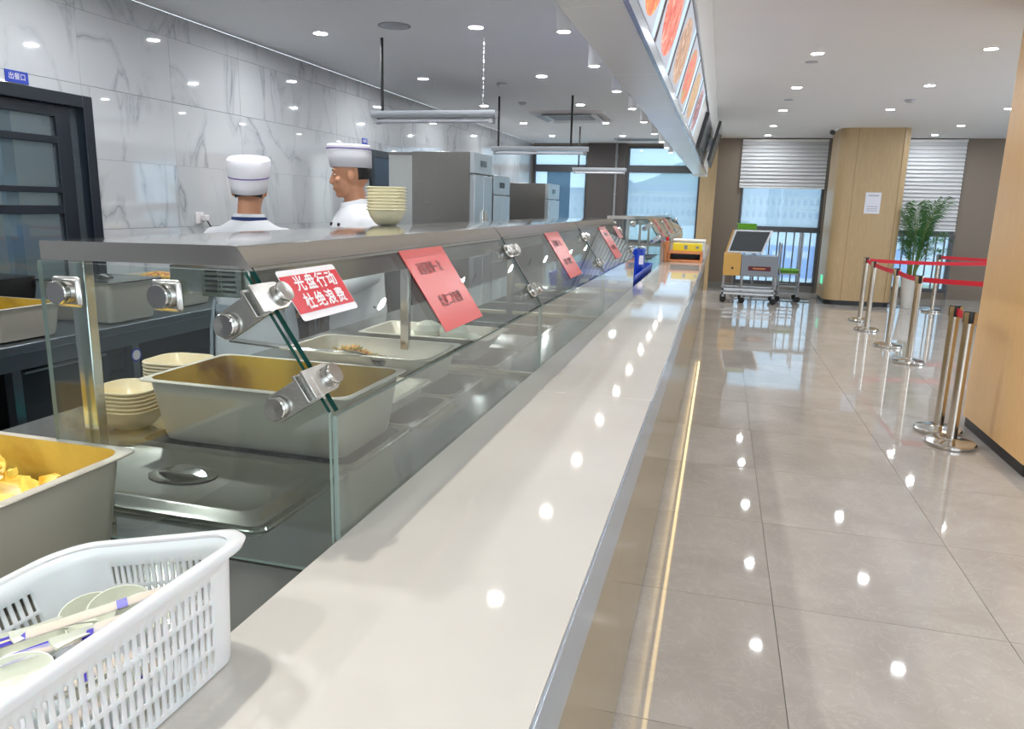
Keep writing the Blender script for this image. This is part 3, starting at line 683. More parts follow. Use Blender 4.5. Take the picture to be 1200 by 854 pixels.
# ------------------------------------------------------------------ glass display cases
PV = Vector((-0.133, 0, 0.201)); PVn = PV.normalized(); PL = PV.length
FX, FZ = -0.52, 1.15
def onpane(y, v, out=0.0):
    return Vector((FX, y, FZ))+PVn*v+Vector((PVn.z, 0, -PVn.x))*out
def pane_frame(y, v, out): return frame(onpane(y, v, out), (0, 1, 0), PVn)
def case(y0, y1, n, label, end_near=True):
    t = thing('glass_display_case', label, 'display case', (-0.8, y0, ZD))
    # steel canopy with folded front lip
    prof = [(-1.03, 1.348), (-1.03, 1.376), (-1.028, 1.378), (-0.682, 1.383), (-0.6725, 1.3815), (-0.647, 1.3475), (-0.655, 1.3475), (-0.672, 1.354)]
    for k in range(n):
        a = y0+(y1-y0)*k/n; b = y0+(y1-y0)*(k+1)/n
        MB().prism(prof, 'y', a+0.004, b-0.004).build('canopy', 'canopy', t)
        g = MB(); g.obox(pane_frame((a+b)/2, PL/2, 0.0), (b-a)/2-0.007, PL/2, 0.004, 0)
        for f in range(2, 6): g.m[f] = 1
        g.build('slanted_pane', ['glass', 'glass_edge'], t, smooth=False)
        g = MB().box(FX-0.004, FX+0.004, a+(0.006 if k else 0.0006), b-(0.006 if k < n-1 else 0.0006), ZD+0.001, FZ-0.006)
        for f in (0, 1, 2, 4): g.m[f] = 1
        g.build('front_pane', ['glass', 'glass_edge_pale'], t, smooth=False)
        if k:
            g = MB().obox(pane_frame(a, PL/2, 0.0), 0.0068, PL/2-0.002, 0.0055).build('seal', 'black', t)
            MB().prism([(-1.03, 1.35), (-1.03, 1.374), (-0.682, 1.381), (-0.6735, 1.3795), (-0.650, 1.3485)], 'y', a-0.0045, a+0.0045).build('joint_strip', 'black', t)
        # posts at the kitchen side
        ps = MB().box(-1.005, -0.975, a+0.03, a+0.05, ZD, 1.352).build('post', 'chrome', t, bevel=0.002)
    MB().box(-1.005, -0.975, y1-0.05, y1-0.03, ZD, 1.352).build('post', 'chrome', t, bevel=0.002)
    ends = [y0-0.004]+([y1+0.004])
    for ye in ends:
        g = MB().prism([(-1.025, ZD+0.002), (-0.525, ZD+0.002), (-0.525, FZ), (-0.655, 1.347), (-1.025, 1.347)], 'y', ye-0.004, ye+0.004)
        g.m = [0, 0, 2, 2, 1, 2, 2]
        g.build('end_pane', ['glass', 'glass_edge', 'glass_edge_pale'], t, smooth=False)
    # heat lamp boxes under the canopy
    for k in range(n):
        a = y0+(y1-y0)*k/n; b = y0+(y1-y0)*(k+1)/n
        lb = MB().box(-0.83, -0.685, a+0.05, b-0.05, 1.302, 1.346).build('heater_box', 'steel', t, bevel=0.002)
    return t
def clamp(t, y, v, sgn, yend=None):
    """glass clamp: knob and plate on the slanted pane; sgn=+1 plate runs to larger y"""
    T = pane_frame(y, v, 0.0)
    b = MB(); w_ = 0.022
    ring = lambda z: [T @ Vector((sgn*p[0], p[1], z)) for p in [(-0.03, -w_), (0.03, -w_), (0.045, -w_*0.7), (0.052, 0), (0.045, w_*0.7), (0.03, w_), (-0.03, w_)]]
    b.loft([ring(0.0045), ring(0.010)]); b.loft([ring(-0.010), ring(-0.0045)])
    o = b.build('clamp_plate', 'steel', t, bevel=0.001)
    for s_, l in ((1, 0.02), (-1, 0.02)):
        k = MB(); Tk = T @ Matrix.Translation((sgn*0.03, 0, 0.010 if s_ > 0 else -0.010))
        k.lathe([(0.016, 0), (0.016, s_*0.003), (0.0145, s_*0.004), (0.0145, s_*0.0045), (0.0165, s_*0.0055), (0.0165, s_*0.0095), (0.0155, s_*0.011), (0.0001, s_*0.0105)], n=18, T=Tk, cap1=False)
        k.build('knob', 'chrome', o)
def end_clamp(t, y, x, z, dirx, dirz, corner=True):
    """clamp on an end pane: plate towards (dirx,dirz), knob facing the camera"""
    u = Vector((dirx, 0, dirz)).normalized(); vv = Vector((-u.z, 0, u.x)); T = frame((x, y, z), u, vv); 
    if T.to_3x3().col[2].y > 0: T = frame((x, y, z), u, -vv)
    w_ = 0.021; b = MB()
    ring = lambda q: [T @ Vector((p[0], p[1], q)) for p in [(0.075, -w_), (0.075, w_), (-0.008, w_), (-0.018, w_*0.7), (-0.024, 0), (-0.018, -w_*0.7), (-0.008, -w_)]]
    b.loft([ring(0.004), ring(0.012)]); o = b.build('clamp_plate', 'steel', t, bevel=0.001)
    k = MB(); k.lathe([(0.016, 0.012), (0.016, 0.014), (0.0145, 0.015), (0.0145, 0.0165), (0.0175, 0.0175), (0.0175, 0.022), (0.016, 0.0235), (0.0001, 0.023)], n=20, T=T, cap1=False)
    k.build('knob', 'chrome', o)
c1 = case(0.936, 4.83, 3, 'run of slanted glass display cases under a steel canopy, nearer set')
c2 = case(7.05, 11.0, 3, 'run of slanted glass display cases under a steel canopy, farther set')
NORM = Vector((PVn.z, 0, -PVn.x))
for t, ys_ in ((c1, (0.936, 2.234, 3.532, 4.83)), (c2, (7.05, 8.367, 9.683, 11.0))):
    for i, y in enumerate(ys_):
        for v in (0.19, 0.05):
            if i == 0:
                p = onpane(y, v); end_clamp(t, y-0.008, p.x-0.052, p.z-0.038, 0.834, 0.55); clamp(t, y-0.004, v, 1)
            elif i == 3: clamp(t, y+0.004, v, -1)
            else: clamp(t, y-0.012, v, -1); clamp(t, y+0.012, v, 1)
    y = ys_[0]
    for x, z in ((-0.965, 1.303), (-0.782, 1.307)):
        o = MB().box(x-0.026, x+0.026, y-0.02, y-0.0082, z-0.024, z+0.024).build('clamp_plate', 'steel', t, bevel=0.006)
        T = frame((x, y-0.008, z), (1, 0, 0), (0, 0, 1))
        MB().lathe([(0.017, 0.012), (0.017, 0.016), (0.0155, 0.017), (0.0155, 0.019), (0.0185, 0.020), (0.0185, 0.027), (0.017, 0.029), (0.0001, 0.0285)], n=20, T=T, cap1=False).build('knob', 'chrome', o)
# vent grille on the first heater box end
vg = MB().box(-0.76, -0.69, 0.972, 0.986, 1.302, 1.346).build('vent_plate', 'steel', c1)
vt = MB()
for cx in (-0.742, -0.712):
    for k in range(5): vt.box(cx-0.011, cx+0.011, 0.9705, 0.972, 1.309+k*0.0075, 1.3125+k*0.0075)
for k in range(5): vt.box(-0.7285, -0.7255, 0.9705, 0.972, 1.309+k*0.0075, 1.312+k*0.0075)
vt.build('vent_slots', 'black', vg)

# posters on the slanted glass
def poster(y0, y1, v0, v1, label, kind):
    t = thing('poster', label, 'poster', onpane((y0+y1)/2, (v0+v1)/2, 0.006)); W, H = y1-y0, v1-v0
    T = pane_frame((y0+y1)/2, (v0+v1)/2, 0.0062)
    if kind == 'rw':
        b = MB(); ringf = lambda z: rr(0, 0, z, W, H, 0.006, 4, T); b.loft([ringf(-0.0007), ringf(0.0)]); b.build('sheet', 'sign_white', t)
        MB().obox(T @ Matrix.Translation((0, 0.001, 0.0002)), W/2-0.0015, H*0.37, 0.0004).build('red_field', 'sign_red', t)
        Tt = T @ Matrix.Translation((0.006, 0.0165, 0.0008)); text('lettering', '光盘行动', 0.0285, Tt, 'sign_white', t, 0.0006, 1.0, spacing=1.28)
        Tt = T @ Matrix.Translation((0.006, -0.0155, 0.0008)); text('lettering', '杜绝浪费', 0.0285, Tt, 'sign_white', t, 0.0006, 1.0, spacing=1.28)
    else:
        b = MB(); b.obox(T, W/2, H/2, 0.0006); b.build('sheet', 'poster' if kind != 'small' else mat('dull_red_paper', S(170, 96, 92), 0.4), t)
        if kind == 'full':
            text('lettering', '适量取餐一次', 0.032, T @ Matrix.Translation((-0.014, 0.048, 0.0008)), 'ink', t, 0.0, 0.72)
            text('lettering', '欢迎二次取餐', 0.032, T @ Matrix.Translation((0.0, -0.034, 0.0008)), 'ink', t, 0.0, 0.72)
            MB().obox(T @ Matrix.Translation((0, H/2-0.010, 0.0009)), W/2-0.003, 0.010, 0.0002).build('top_tape', mat('clear_tape', S(196, 90, 86), 0.15), t)
poster(0.984, 1.160, 0.141, 0.228, 'red and white slogan sign on the first glass pane', 'rw')
poster(1.446, 1.696, 0.040, 0.236, 'coral red notice with black characters on the first glass pane', 'full')
poster(2.792, 3.036, 0.036, 0.235, 'coral red notice on the second glass pane', 'full')
poster(4.07, 4.315, 0.032, 0.230, 'coral red notice on the third glass pane', 'full')
poster(4.615, 4.80, 0.137, 0.222, 'small dull red card at the end of the third glass pane', 'small')
for k, yq in enumerate((7.5, 8.75)): poster(yq, yq+0.25, 0.036, 0.235, 'coral red notice on the farther display cases, %s pane' % ORD[k], 'full')

# ------------------------------------------------------------------ pans, lids, bowls
def gn_pan(name, label, cat, cx, cyy, z0, wx, wy, h, taper=0.03, inner='pan', lip=0.012, group=None, r=0.035):
    t = thing(name, label, cat, (cx, cyy, z0), group); o = MB(); zr = z0+h
    o.loft([rr(cx, cyy, z0, wx-2*lip-taper-0.03, wy-2*lip-taper-0.03, r), rr(cx, cyy, z0+0.006, wx-2*lip-taper-0.008, wy-2*lip-taper-0.008, r), rr(cx, cyy, z0+0.02, wx-2*lip-taper, wy-2*lip-taper, r), rr(cx, cyy, zr-0.006, wx-2*lip-0.002, wy-2*lip-0.002, r),
            rr(cx, cyy, zr-0.004, wx-0.004, wy-0.004, 0.018), rr(cx, cyy, zr-0.002, wx, wy, 0.02), rr(cx, cyy, zr, wx-0.003, wy-0.003, 0.02), rr(cx, cyy, zr, wx-2*lip-0.006, wy-2*lip-0.006, r)], True, False)
    o.build('shell', 'pan', t)
    i = MB(); i.loft([rr(cx, cyy, zr, wx-2*lip-0.006, wy-2*lip-0.006, r), rr(cx, cyy, z0+0.022, wx-2*lip-taper-0.006, wy-2*lip-taper-0.006, r), rr(cx, cyy, z0+0.008, wx-2*lip-taper-0.034, wy-2*lip-taper-0.034, r)], False, True)
    i.build('inner_lining', inner, t); return t
def gn_lid(name, label, cx, cyy, z, wx, wy, group=None):
    t = thing(name, label, 'lid', (cx, cyy, z), group); o = MB()
    o.loft([rr(cx, cyy, z, wx, wy, 0.02), rr(cx, cyy, z+0.006, wx, wy, 0.02), rr(cx, cyy, z+0.007, wx-0.03, wy-0.03, 0.02), rr(cx, cyy, z+0.0125, wx-0.065, wy-0.065, 0.035), rr(cx, cyy, z+0.0125, wx-0.085, wy-0.085, 0.03), rr(cx, cyy, z+0.0105, wx-0.10, wy-0.10, 0.03)], True, True)
    o.build('cover', 'lid', t)
    d = MB(); d.lathe([(1.0, 0.0125), (0.92, 0.0108), (0.6, 0.0116)], n=28, T=Matrix.Translation((cx, cyy, z)) @ Matrix.Diagonal((0.072, 0.05, 1, 1)), cap0=False); d.build('handle_dish', 'lid', t)
    hnd = MB(); rings = []
    for k in range(9):
        a = k/8; x = cx-0.055+0.11*a; zz = z+0.0112+0.013*math.sin(PI*a); rings.append([Vector((x, cyy-0.016*math.sin(PI*a)-0.004, zz)), Vector((x, cyy+0.016*math.sin(PI*a)+0.004, zz)), Vector((x, cyy+0.016*math.sin(PI*a)+0.004, zz+0.003)), Vector((x, cyy-0.016*math.sin(PI*a)-0.004, zz+0.003))])
    hnd.loft(rings); hnd.build('handle', 'chrome', t); return t
WX = -0.995
gn_lid('pan_lid', 'rectangular steel lid with oval handle inside the near glass end', WX, 1.18, ZD+0.004, 0.555, 0.318)
gn_pan('food_pan', 'deep steel pan stained with yellow curry behind the near glass', 'pan', -0.985, 1.512, ZD+0.002, 0.53, 0.325, 0.15, 0.035, 'curry')
fp = gn_pan('food_pan', 'deep steel pan of stewed cabbage beside the white basket', 'pan', -1.13, 0.772, ZD+0.002, 0.53, 0.325, 0.16, 0.03, 'oil')
rp = gn_pan('rice_tray', 'shallow steel tray of white rice beside the curry pan', 'tray', -1.03, 1.825, ZD+0.006, 0.52, 0.29, 0.05, 0.02)
np_ = gn_pan('food_pan', 'steel pan with a little heap of fried shredded food', 'pan', -1.04, 2.135, ZD+0.006, 0.50, 0.30, 0.10, 0.03)
bp = gn_pan('food_pan', 'steel pan of pale steamed buns under the red notice', 'pan', -1.0, 2.575, ZD+0.004, 0.50, 0.30, 0.09, 0.10)
M['water'] = mat('hot_water', S(46, 56, 58), 0.02, IOR=1.6)
gn_lid('pan_lid', 'steel pan lid in the second glass case, next to the buns', WX, 2.90, ZD+0.004, 0.555, 0.318)
gn_lid('pan_lid', 'steel pan lid at the far end of the third glass case', WX, 4.93, ZD+0.004, 0.555, 0.285)
for a_, b_ in wells[6:8]+wells[8:11]:
    ww = MB().loft([rr((XW0+XW1)/2, (a_+b_)/2, ZD-z, 0.53, b_-a_-0.035, 0.03) for z in (0.10, 0.025)]).build('well_water', 'water', dk)
for k, yq in enumerate((7.305, 7.63, 7.955)): gn_lid('pan_lid', 'steel pan lid in the farther cases, %s from the camera' % ORD[k], WX, yq, ZD+0.004, 0.555, 0.318, 'lids in the farther cases')
# cabbage pieces
random.seed(3)
for k in range(34):
    q = MB(); L, Wd = random.uniform(0.022, 0.042), random.uniform(0.014, 0.026); n = 5; th = 0.005
    cu = random.uniform(-0.6, 0.8); top = []
    rings = []
    for i in range(n+1):
        a = i/n-0.5; z = cu*L*(0.25-a*a); wv = Wd*(0.55+0.45*math.cos(a*2.4))*random.uniform(0.85, 1.1)
        rings.append([Vector((a*L, -wv/2, z+random.uniform(-.003, .003))), Vector((a*L, 0, z+0.006)), Vector((a*L, wv/2, z+random.uniform(-.003, .003))), Vector((a*L, wv/2, z-th)), Vector((a*L, 0, z+0.006-th)), Vector((a*L, -wv/2, z-th))])
    q.loft(rings)
    o = q.build('cabbage_piece', 'cabbage' if k % 3 else 'cabbage_pale')
    x = -1.13+random.uniform(-0.12, 0.185); yv = 0.772+random.uniform(-0.075, 0.10)
    hump = 0.075*max(0, 1-((x+1.09)/0.22)**2)*max(0, 1-((yv-0.80)/0.19)**2)
    o.location = (x, yv, ZD+0.066+hump+random.uniform(0, 0.016)); o.rotation_euler = (random.uniform(-.7, .7), random.uniform(-.7, .7), random.uniform(0, 6.28))
    tag(o, 'yellow piece of stewed cabbage lying in the deep pan beside the basket', 'cabbage', 'cabbage pieces in the deep pan')
cs = MB(); G = 12
hf = lambda x, yv: 0.045+0.07*max(0, 1-((x+1.09)/0.24)**2)*max(0, 1-((yv-0.80)/0.2)**2)+0.008*math.sin(x*90)*math.cos(yv*80)
vs = [(-1.13-0.225+0.45*i/G, 0.772-0.12+0.24*j/G, ZD+0.006+hf(-1.13-0.225+0.45*i/G, 0.772-0.12+0.24*j/G)) for j in range(G+1) for i in range(G+1)]
cs.add(vs, [(j*(G+1)+i, j*(G+1)+i+1, (j+1)*(G+1)+i+1, (j+1)*(G+1)+i) for j in range(G) for i in range(G)])
tag(cs.build('cabbage_broth', 'cabbage'), 'heap of shredded cabbage and yellow broth under the cabbage pieces', 'food', kind='stuff')
# rice
rm = MB(); G = 16; cx, cyy = -1.03, 1.825
hf = lambda x, yv: 0.028+0.016*max(0, 1-(x/0.26)**4)*max(0, 1-(yv/0.15)**4)+0.003*math.sin(x*70+yv*40)
rm.add([(cx+x, cyy+yv, ZD+0.008+hf(x, yv)) for j in range(G+1) for i in range(G+1) for x, yv in [(-0.243+0.486*i/G, -0.128+0.256*j/G)]], [(j*(G+1)+i, j*(G+1)+i+1, (j+1)*(G+1)+i+1, (j+1)*(G+1)+i) for j in range(G) for i in range(G)])
for k in range(3000):
    x, yv = random.uniform(-0.235, 0.235), random.uniform(-0.122, 0.122); z = ZD+0.009+hf(x, yv); a = random.uniform(0, PI); l = 0.0036; dx, dy = l*math.cos(a), l*math.sin(a); ww = 0.0012
    rm.add([(cx+x-dx, cyy+yv-dy, z), (cx+x+ww*math.sin(a), cyy+yv-ww*math.cos(a), z), (cx+x+dx, cyy+yv+dy, z+random.uniform(-.001, .002)), (cx+x-ww*math.sin(a), cyy+yv+ww*math.cos(a), z), (cx+x, cyy+yv, z+0.0022)], [(0, 1, 4), (1, 2, 4), (2, 3, 4), (3, 0, 4)])
tag(rm.build('steamed_rice', 'rice', smooth=False), 'bed of white steamed rice in the shallow tray', 'rice', kind='stuff')
# fried shreds
fm_ = MB(); cx, cyy, zb = -1.13, 2.15, ZD+0.016
for k in range(420):
    a, rr_ = random.uniform(0, 6.28), abs(random.gauss(0, 0.5)); x, yv = cx+0.145*rr_*math.cos(a), cyy+0.08*rr_*math.sin(a); z = zb+0.07*max(0, 1-rr_*0.62)+random.uniform(0, 0.008)
    b = random.uniform(0, 6.28); l = random.uniform(0.012, 0.026); e = random.uniform(-.4, .5)
    fm_.tube((x-l*math.cos(b), yv-l*math.sin(b), z-l*e), (x+l*math.cos(b), yv+l*math.sin(b), z+l*e), 0.0024, n=5, m=random.choice((0, 0, 0, 0, 1, 2)))
fm_.lathe([(0.14, 0.0), (0.1, 0.02), (0.05, 0.042), (0.01, 0.05)], c=(cx, cyy, zb-0.003), n=18)
fm_.m = fm_.m
tag(fm_.build('fried_shreds', ['fry_a', 'fry_b', 'fry_c']), 'heap of golden and red fried shreds in the steel pan', 'food', kind='stuff')
ld = thing('ladle', 'long steel ladle laid across the pan of fried shreds', 'ladle', (-1.2, 1.98, 1.0))
MB().path([(-1.42, 1.93, 1.026), (-1.20, 1.955, 1.010), (-1.02, 1.985, 1.006), (-0.98, 2.0, 0.99)], [0.008, 0.007, 0.005, 0.004], 8).build('handle', 'chrome', ld)
MB().lathe([(0.001, -0.025), (0.03, -0.018), (0.042, 0.0), (0.040, 0.001), (0.028, -0.016), (0.001, -0.022)], c=(-0.96, 2.03, 0.985), n=18, cap0=False, cap1=False).build('scoop', 'chrome', ld)
# buns
bi = 0
for x, yv, z in [(-1.12, 2.52, 0), (-1.0, 2.51, 0), (-0.89, 2.53, 0), (-1.10, 2.63, 0), (-0.98, 2.63, 0), (-0.88, 2.64, 0), (-1.03, 2.575, 0.05), (-0.93, 2.58, 0.05)]:
    o = MB().lathe([(0.03, 0), (0.052, 0.012), (0.055, 0.03), (0.045, 0.05), (0.02, 0.062), (0.004, 0.064)], n=18).build('steamed_bun', 'bun'); o.location = (x, yv, ZD+0.014+z)
    tag(o, 'pale steamed bun in the pan under the red notice', 'bun', 'steamed buns in the pan')

# bowl: rounded square
def bowl_mesh(mt, s, h):
    o = MB(); pr = [(0.46, 0.0, 0.42), (0.62, 0.12, 0.42), (0.84, 0.52, 0.36), (0.935, 0.90, 0.30), (0.99, 0.925, 0.30), (1.0, 0.96, 0.30), (0.99, 1.0, 0.30), (0.92, 1.0, 0.30), (0.80, 0.55, 0.36), (0.58, 0.17, 0.42), (0.3, 0.13, 0.5)]
    o.loft([rr(0, 0, z*h, s*a, s*a, s*a*r, 5) for a, z, r in pr]); return o
def bowl_stack(n, x, y, z, s, h, dz, mt, where, rot=0.0):
    first = None
    for k in range(n):
        lab = 'bowl, %s from the top of the stack %s' % (ORD[n-1-k], where); nm = 'serving_bowl'
        if first is None: first = bowl_mesh(mt, s, h).build(nm, mt); o = first
        else: o = first.copy(); C.objects.link(o)
        o.location = (x, y, z+k*dz); o.rotation_euler = (0, 0, rot+random.uniform(-0.03, 0.03)); tag(o, lab, 'bowl', 'bowls stacked '+where)
bowl_stack(8, -1.005, 2.17, 1.3795, 0.114, 0.050, 0.0095, 'bowl', 'on the steel canopy', 0.15)
bowl_stack(6, -1.36, 1.45, ZD+0.001, 0.152, 0.055, 0.0095, 'bowl2', 'on the deck left of the curry pan', 0.05)
bowl_stack(6, -1.47, 1.76, ZD+0.001, 0.165, 0.055, 0.0095, 'bowl2', 'behind the curry pan', 0.1)

# ------------------------------------------------------------------ white basket with spoons and chopsticks
bk_ = thing('slotted_basket', 'white slotted plastic basket of spoons and chopsticks on the near counter', 'basket', (-0.483, 0.43, 0.951))
BW, BLn, BH = 0.215, 0.44, 0.125; FL = 0.024
def brect(f, inset=0.0):  # ring of (x,y) at height fraction f, origin at lower right edge
    gx = FL*f-inset; r = 0.035+0.015*f
    return -BW/2, BW+2*gx, BLn+2*gx, r
def ring_pts(f, nseg_x, nseg_y, inset=0.0):
    cx, wx, wy, r = brect(f, inset); hx, hy = wx/2, wy/2; pts = []
    def side(a, b, n): return [(a[0]+(b[0]-a[0])*i/n, a[1]+(b[1]-a[1])*i/n) for i in range(n)]
    def corner(cxx, cyy, a0): return [(cxx+r*math.cos(a0+PI/2*i/8), cyy+r*math.sin(a0+PI/2*i/8)) for i in range(8)]
    pts += side((hx, -hy+r), (hx, hy-r), nseg_y)+corner(hx-r, hy-r, 0)
    pts += side((hx-r, hy), (-hx+r, hy), nseg_x)+corner(-hx+r, hy-r, PI/2)
    pts += side((-hx, hy-r), (-hx, -hy+r), nseg_y)+corner(-hx+r, -hy+r, PI)
    pts += side((-hx+r, -hy), (hx-r, -hy), nseg_x)+corner(hx-r, -hy+r, 1.5*PI)
    return [(cx+p[0], p[1]) for p in pts]
NX, NY = 35, 77
kind = []
def side_kind(n, solid): return ['s' if (i < solid or i >= n-solid or (i-solid) % 2 == 0) else 'g' for i in range(n)]
kind = side_kind(NY, 2)+['s']*8+side_kind(NX, 2)+['s']*8+side_kind(NY, 2)+['s']*8+side_kind(NX, 2)+['s']*8
hs = [0.0, 0.05]; z = 0.05
for k in range(4): hs += [z+0.165, z+0.20]; z += 0.20
hs = hs[:-1]+[0.875, 1.0]
bm_ = MB(); rings = []
for f in hs: rings.append([(x, y, f*BH) for x, y in ring_pts(f, NX, NY)])
N = len(rings[0]); vv_ = [p for r in rings for p in r]; ff = []
for j in range(len(hs)-1):
    slotrow = (j % 2 == 1) and hs[j+1] < 0.87
    for i in range(N):
        if slotrow and kind[i] == 'g': continue
        ff.append((j*N+i, j*N+(i+1) % N, (j+1)*N+(i+1) % N, (j+1)*N+i))
# floor of the basket
ff.append(tuple(range(N-1, -1, -1)))
bm_.add(vv_, ff); wall_o = bm_.build('slotted_wall', 'basket', None, angle=0.5)
sm = wall_o.modifiers.new('solid', 'SOLIDIFY'); sm.thickness = 0.0025; sm.offset = -1
rim = MB(); pr = [(1.0, 0.0, -0.004), (1.0, 0.010, -0.006), (1.0, 0.013, 0.0), (1.0, 0.010, 0.005), (1.0, 0.003, 0.006), (1.0, -0.001, 0.003)]
rim.loft([[(x, y, BH+dz) for x, y in ring_pts(f, NX, NY, -dx)] for f, dx, dz in pr], closed=True); rim_o = rim.build('rim', 'basket', None, angle=1.2)
for o in (wall_o, rim_o): o.parent = bk_
TILT = math.radians(13)
bk_.rotation_euler = (0, -TILT, 0); bk_.location = (-0.483, 0.43, 0.952)
def inb(x, y, z):  # basket local -> world
    return Vector((-0.483, 0.43, 0.952))+Matrix.Rotation(-TILT, 3, 'Y') @ Vector((x, y, z))
RB = Matrix.Rotation(-TILT, 4, 'Y')
# spoon
def spoon():
    t = thing('spoon', 's', 'spoon')
    b = MB(); pr = [(0.001, -0.016), (0.55, -0.014), (0.85, -0.006), (1.0, 0.004), (0.96, 0.004), (0.8, -0.004), (0.5, -0.0115), (0.001, -0.0135)]
    b.lathe(pr, n=24, T=Matrix.Diagonal((0.034, 0.024, 1, 1)), cap0=False, cap1=False); b.build('scoop', 'spoon', t)
    h = MB(); rings = []
    for k in range(9):
        a = k/8; x = 0.028+0.08*a; zz = 0.001+0.014*math.sin(a*1.5)+0.006*a; wv = 0.0085-0.0035*math.sin(a*PI)-0.0015*a
        rings.append([Vector((x, -wv, zz+0.003)), Vector((x, 0, zz)), Vector((x, wv, zz+0.003)), Vector((x, wv, zz+0.0055)), Vector((x, 0, zz+0.0028)), Vector((x, -wv, zz+0.0055))])
    h.loft(rings); h.build('handle', 'spoon', t); return t
sp0 = None
SPN = [(-0.142, 0.168, 0.078, 4.3, -0.75, 'at the far wall of the basket, left of two more scoops'), (-0.100, 0.168, 0.084, 4.3, -0.75, 'with its scoop open at the far wall, middle of three'), (-0.058, 0.160, 0.080, 4.5, -0.70, 'at the right end of the far wall of the basket'),
       (-0.165, 0.112, 0.074, 3.7, -0.35, 'against the left slotted wall, its scoop half hidden'), (-0.088, 0.030, 0.090, 3.9, -0.4, 'lying over the wrappers near the front edge of the picture'), (-0.045, 0.085, 0.045, 4.3, 0.3, 'pressed against the right slotted wall'),
       (-0.06, -0.06, 0.06, 3.2, 0.2, 'at the near end on the right'), (-0.17, -0.02, 0.06, 4.6, 0.2, 'at the near end on the left'), (-0.10, 0.10, 0.045, 4.0, -0.2, 'under the topmost chopstick packet')]
for k, (x, y, z, rz, rx, wh) in enumerate(SPN):
    if sp0 is None: sp0 = spoon(); o = sp0
    else: o = dup(sp0)
    o.location = inb(x, y, z); o.rotation_euler = (RB @ Matrix.Rotation(rz, 4, 'Z') @ Matrix.Rotation(rx, 4, 'X') @ Matrix.Rotation(-0.1, 4, 'Y')).to_euler()
    tag(o, 'pale green spoon '+wh, 'spoon', 'spoons in the basket')
# chopstick packets
def packet():
    t = thing('chopstick_packet', 's', 'chopsticks')
    for yv in (-0.004, 0.004): MB().tube((-0.095, yv, 0), (0.095, yv, 0), 0.0033, 0.0024, 8).build('chopstick', 'bamboo', t)
    w_ = MB(); w_.loft([[Vector((x, -0.011*s, 0)), Vector((x, 0, 0.0048*s)), Vector((x, 0.011*s, 0)), Vector((x, 0, -0.0048*s))] for x, s in ((-0.105, 0.9), (-0.095, 1), (-0.03, 1))]); w_.build('purple_wrapper', 'purple', t)
    c_ = MB(); c_.loft([[Vector((x, -0.0112*s, 0)), Vector((x, 0, 0.005*s)), Vector((x, 0.0112*s, 0)), Vector((x, 0, -0.005*s))] for x, s in ((-0.03, 1), (0.06, 1), (0.103, 0.9))]); c_.build('clear_wrapper', 'clear', t)
    b_ = MB(); b_.loft([[Vector((x, -0.0116, 0)), Vector((x, 0, 0.0054)), Vector((x, 0.0116, 0)), Vector((x, 0, -0.0054))] for x in (0.05, 0.06)]); b_.build('purple_band', 'purple', t)
    e_ = MB()
    for yv in (-0.0045, 0.0025): e_.ell((-0.062, yv, 0.0038), (0.007, 0.0024, 0.0012), 10, 5)
    e_.build('leaf_emblem', 'sign_white', t); return t
pk0 = None
PKN = [(-0.098, 0.098, 0.104, 0.80, 0.03, 'topmost, pointing at the scoops'), (-0.066, 0.094, 0.096, 0.80, 0.0, 'just right of the topmost packet'), (-0.100, 0.055, 0.096, 0.70, 0.02, 'crossing below the topmost packet'),
       (-0.075, 0.02, 0.066, 0.95, -0.03, 'along the right slotted wall'), (-0.16, -0.04, 0.072, 0.5, 0.1, 'at the left near end'), (-0.042, 0.05, 0.04, 1.4, 0.0, 'lowest, behind the right slotted wall'), (-0.11, -0.08, 0.06, 1.0, 0.0, 'in the middle of the near end'), (-0.045, -0.05, 0.045, 1.5, 0.0, 'low at the right near end')]
for k, (x, y, z, rz, ry, wh) in enumerate(PKN):
    if pk0 is None: pk0 = packet(); o = pk0
    else: o = dup(pk0)
    o.location = inb(x, y, z); o.rotation_euler = (RB @ Matrix.Rotation(rz, 4, 'Z') @ Matrix.Rotation(ry, 4, 'Y')).to_euler()
    tag(o, 'purple wrapped chopstick packet in the basket, '+wh, 'chopsticks', 'chopstick packets in the basket')

# ------------------------------------------------------------------ blue crate and tub in the gap, things at the counter end
bc = thing('blue_crate', 'low blue plastic crate between the two runs of glass cases', 'crate', (-0.86, 5.95, ZD))
cr = MB(); cr.loft([rr(-0.86, 5.95, ZD+0.001+z, 0.62-a, 1.45-a, 0.04) for z, a in ((0, 0.02), (0.085, 0), (0.09, -0.01), (0.09, 0.02), (0.012, 0.04))]); cr.build('tray', 'blue', bc)
for x, yv in ((-0.9, 5.222), (-0.7, 5.222)): box('print_mark', x-0.03, x+0.03, yv-0.0015, yv+0.003, ZD+0.035, ZD+0.06, 'sign_white', bc)
tb = thing('blue_tub', 'tall blue plastic tub holding spoons inside the blue crate', 'tub', (-0.63, 6.1, ZD+0.014))
MB().lathe([(0.045, 0.0), (0.062, 0.21), (0.068, 0.215), (0.068, 0.225), (0.060, 0.225), (0.043, 0.008)], c=(-0.63, 6.1, ZD+0.014), n=24).build('vessel', 'blue', tb)
box('label_patch', -0.61, -0.575, 6.046, 6.05, ZD+0.12, ZD+0.19, 'sign_white', tb)
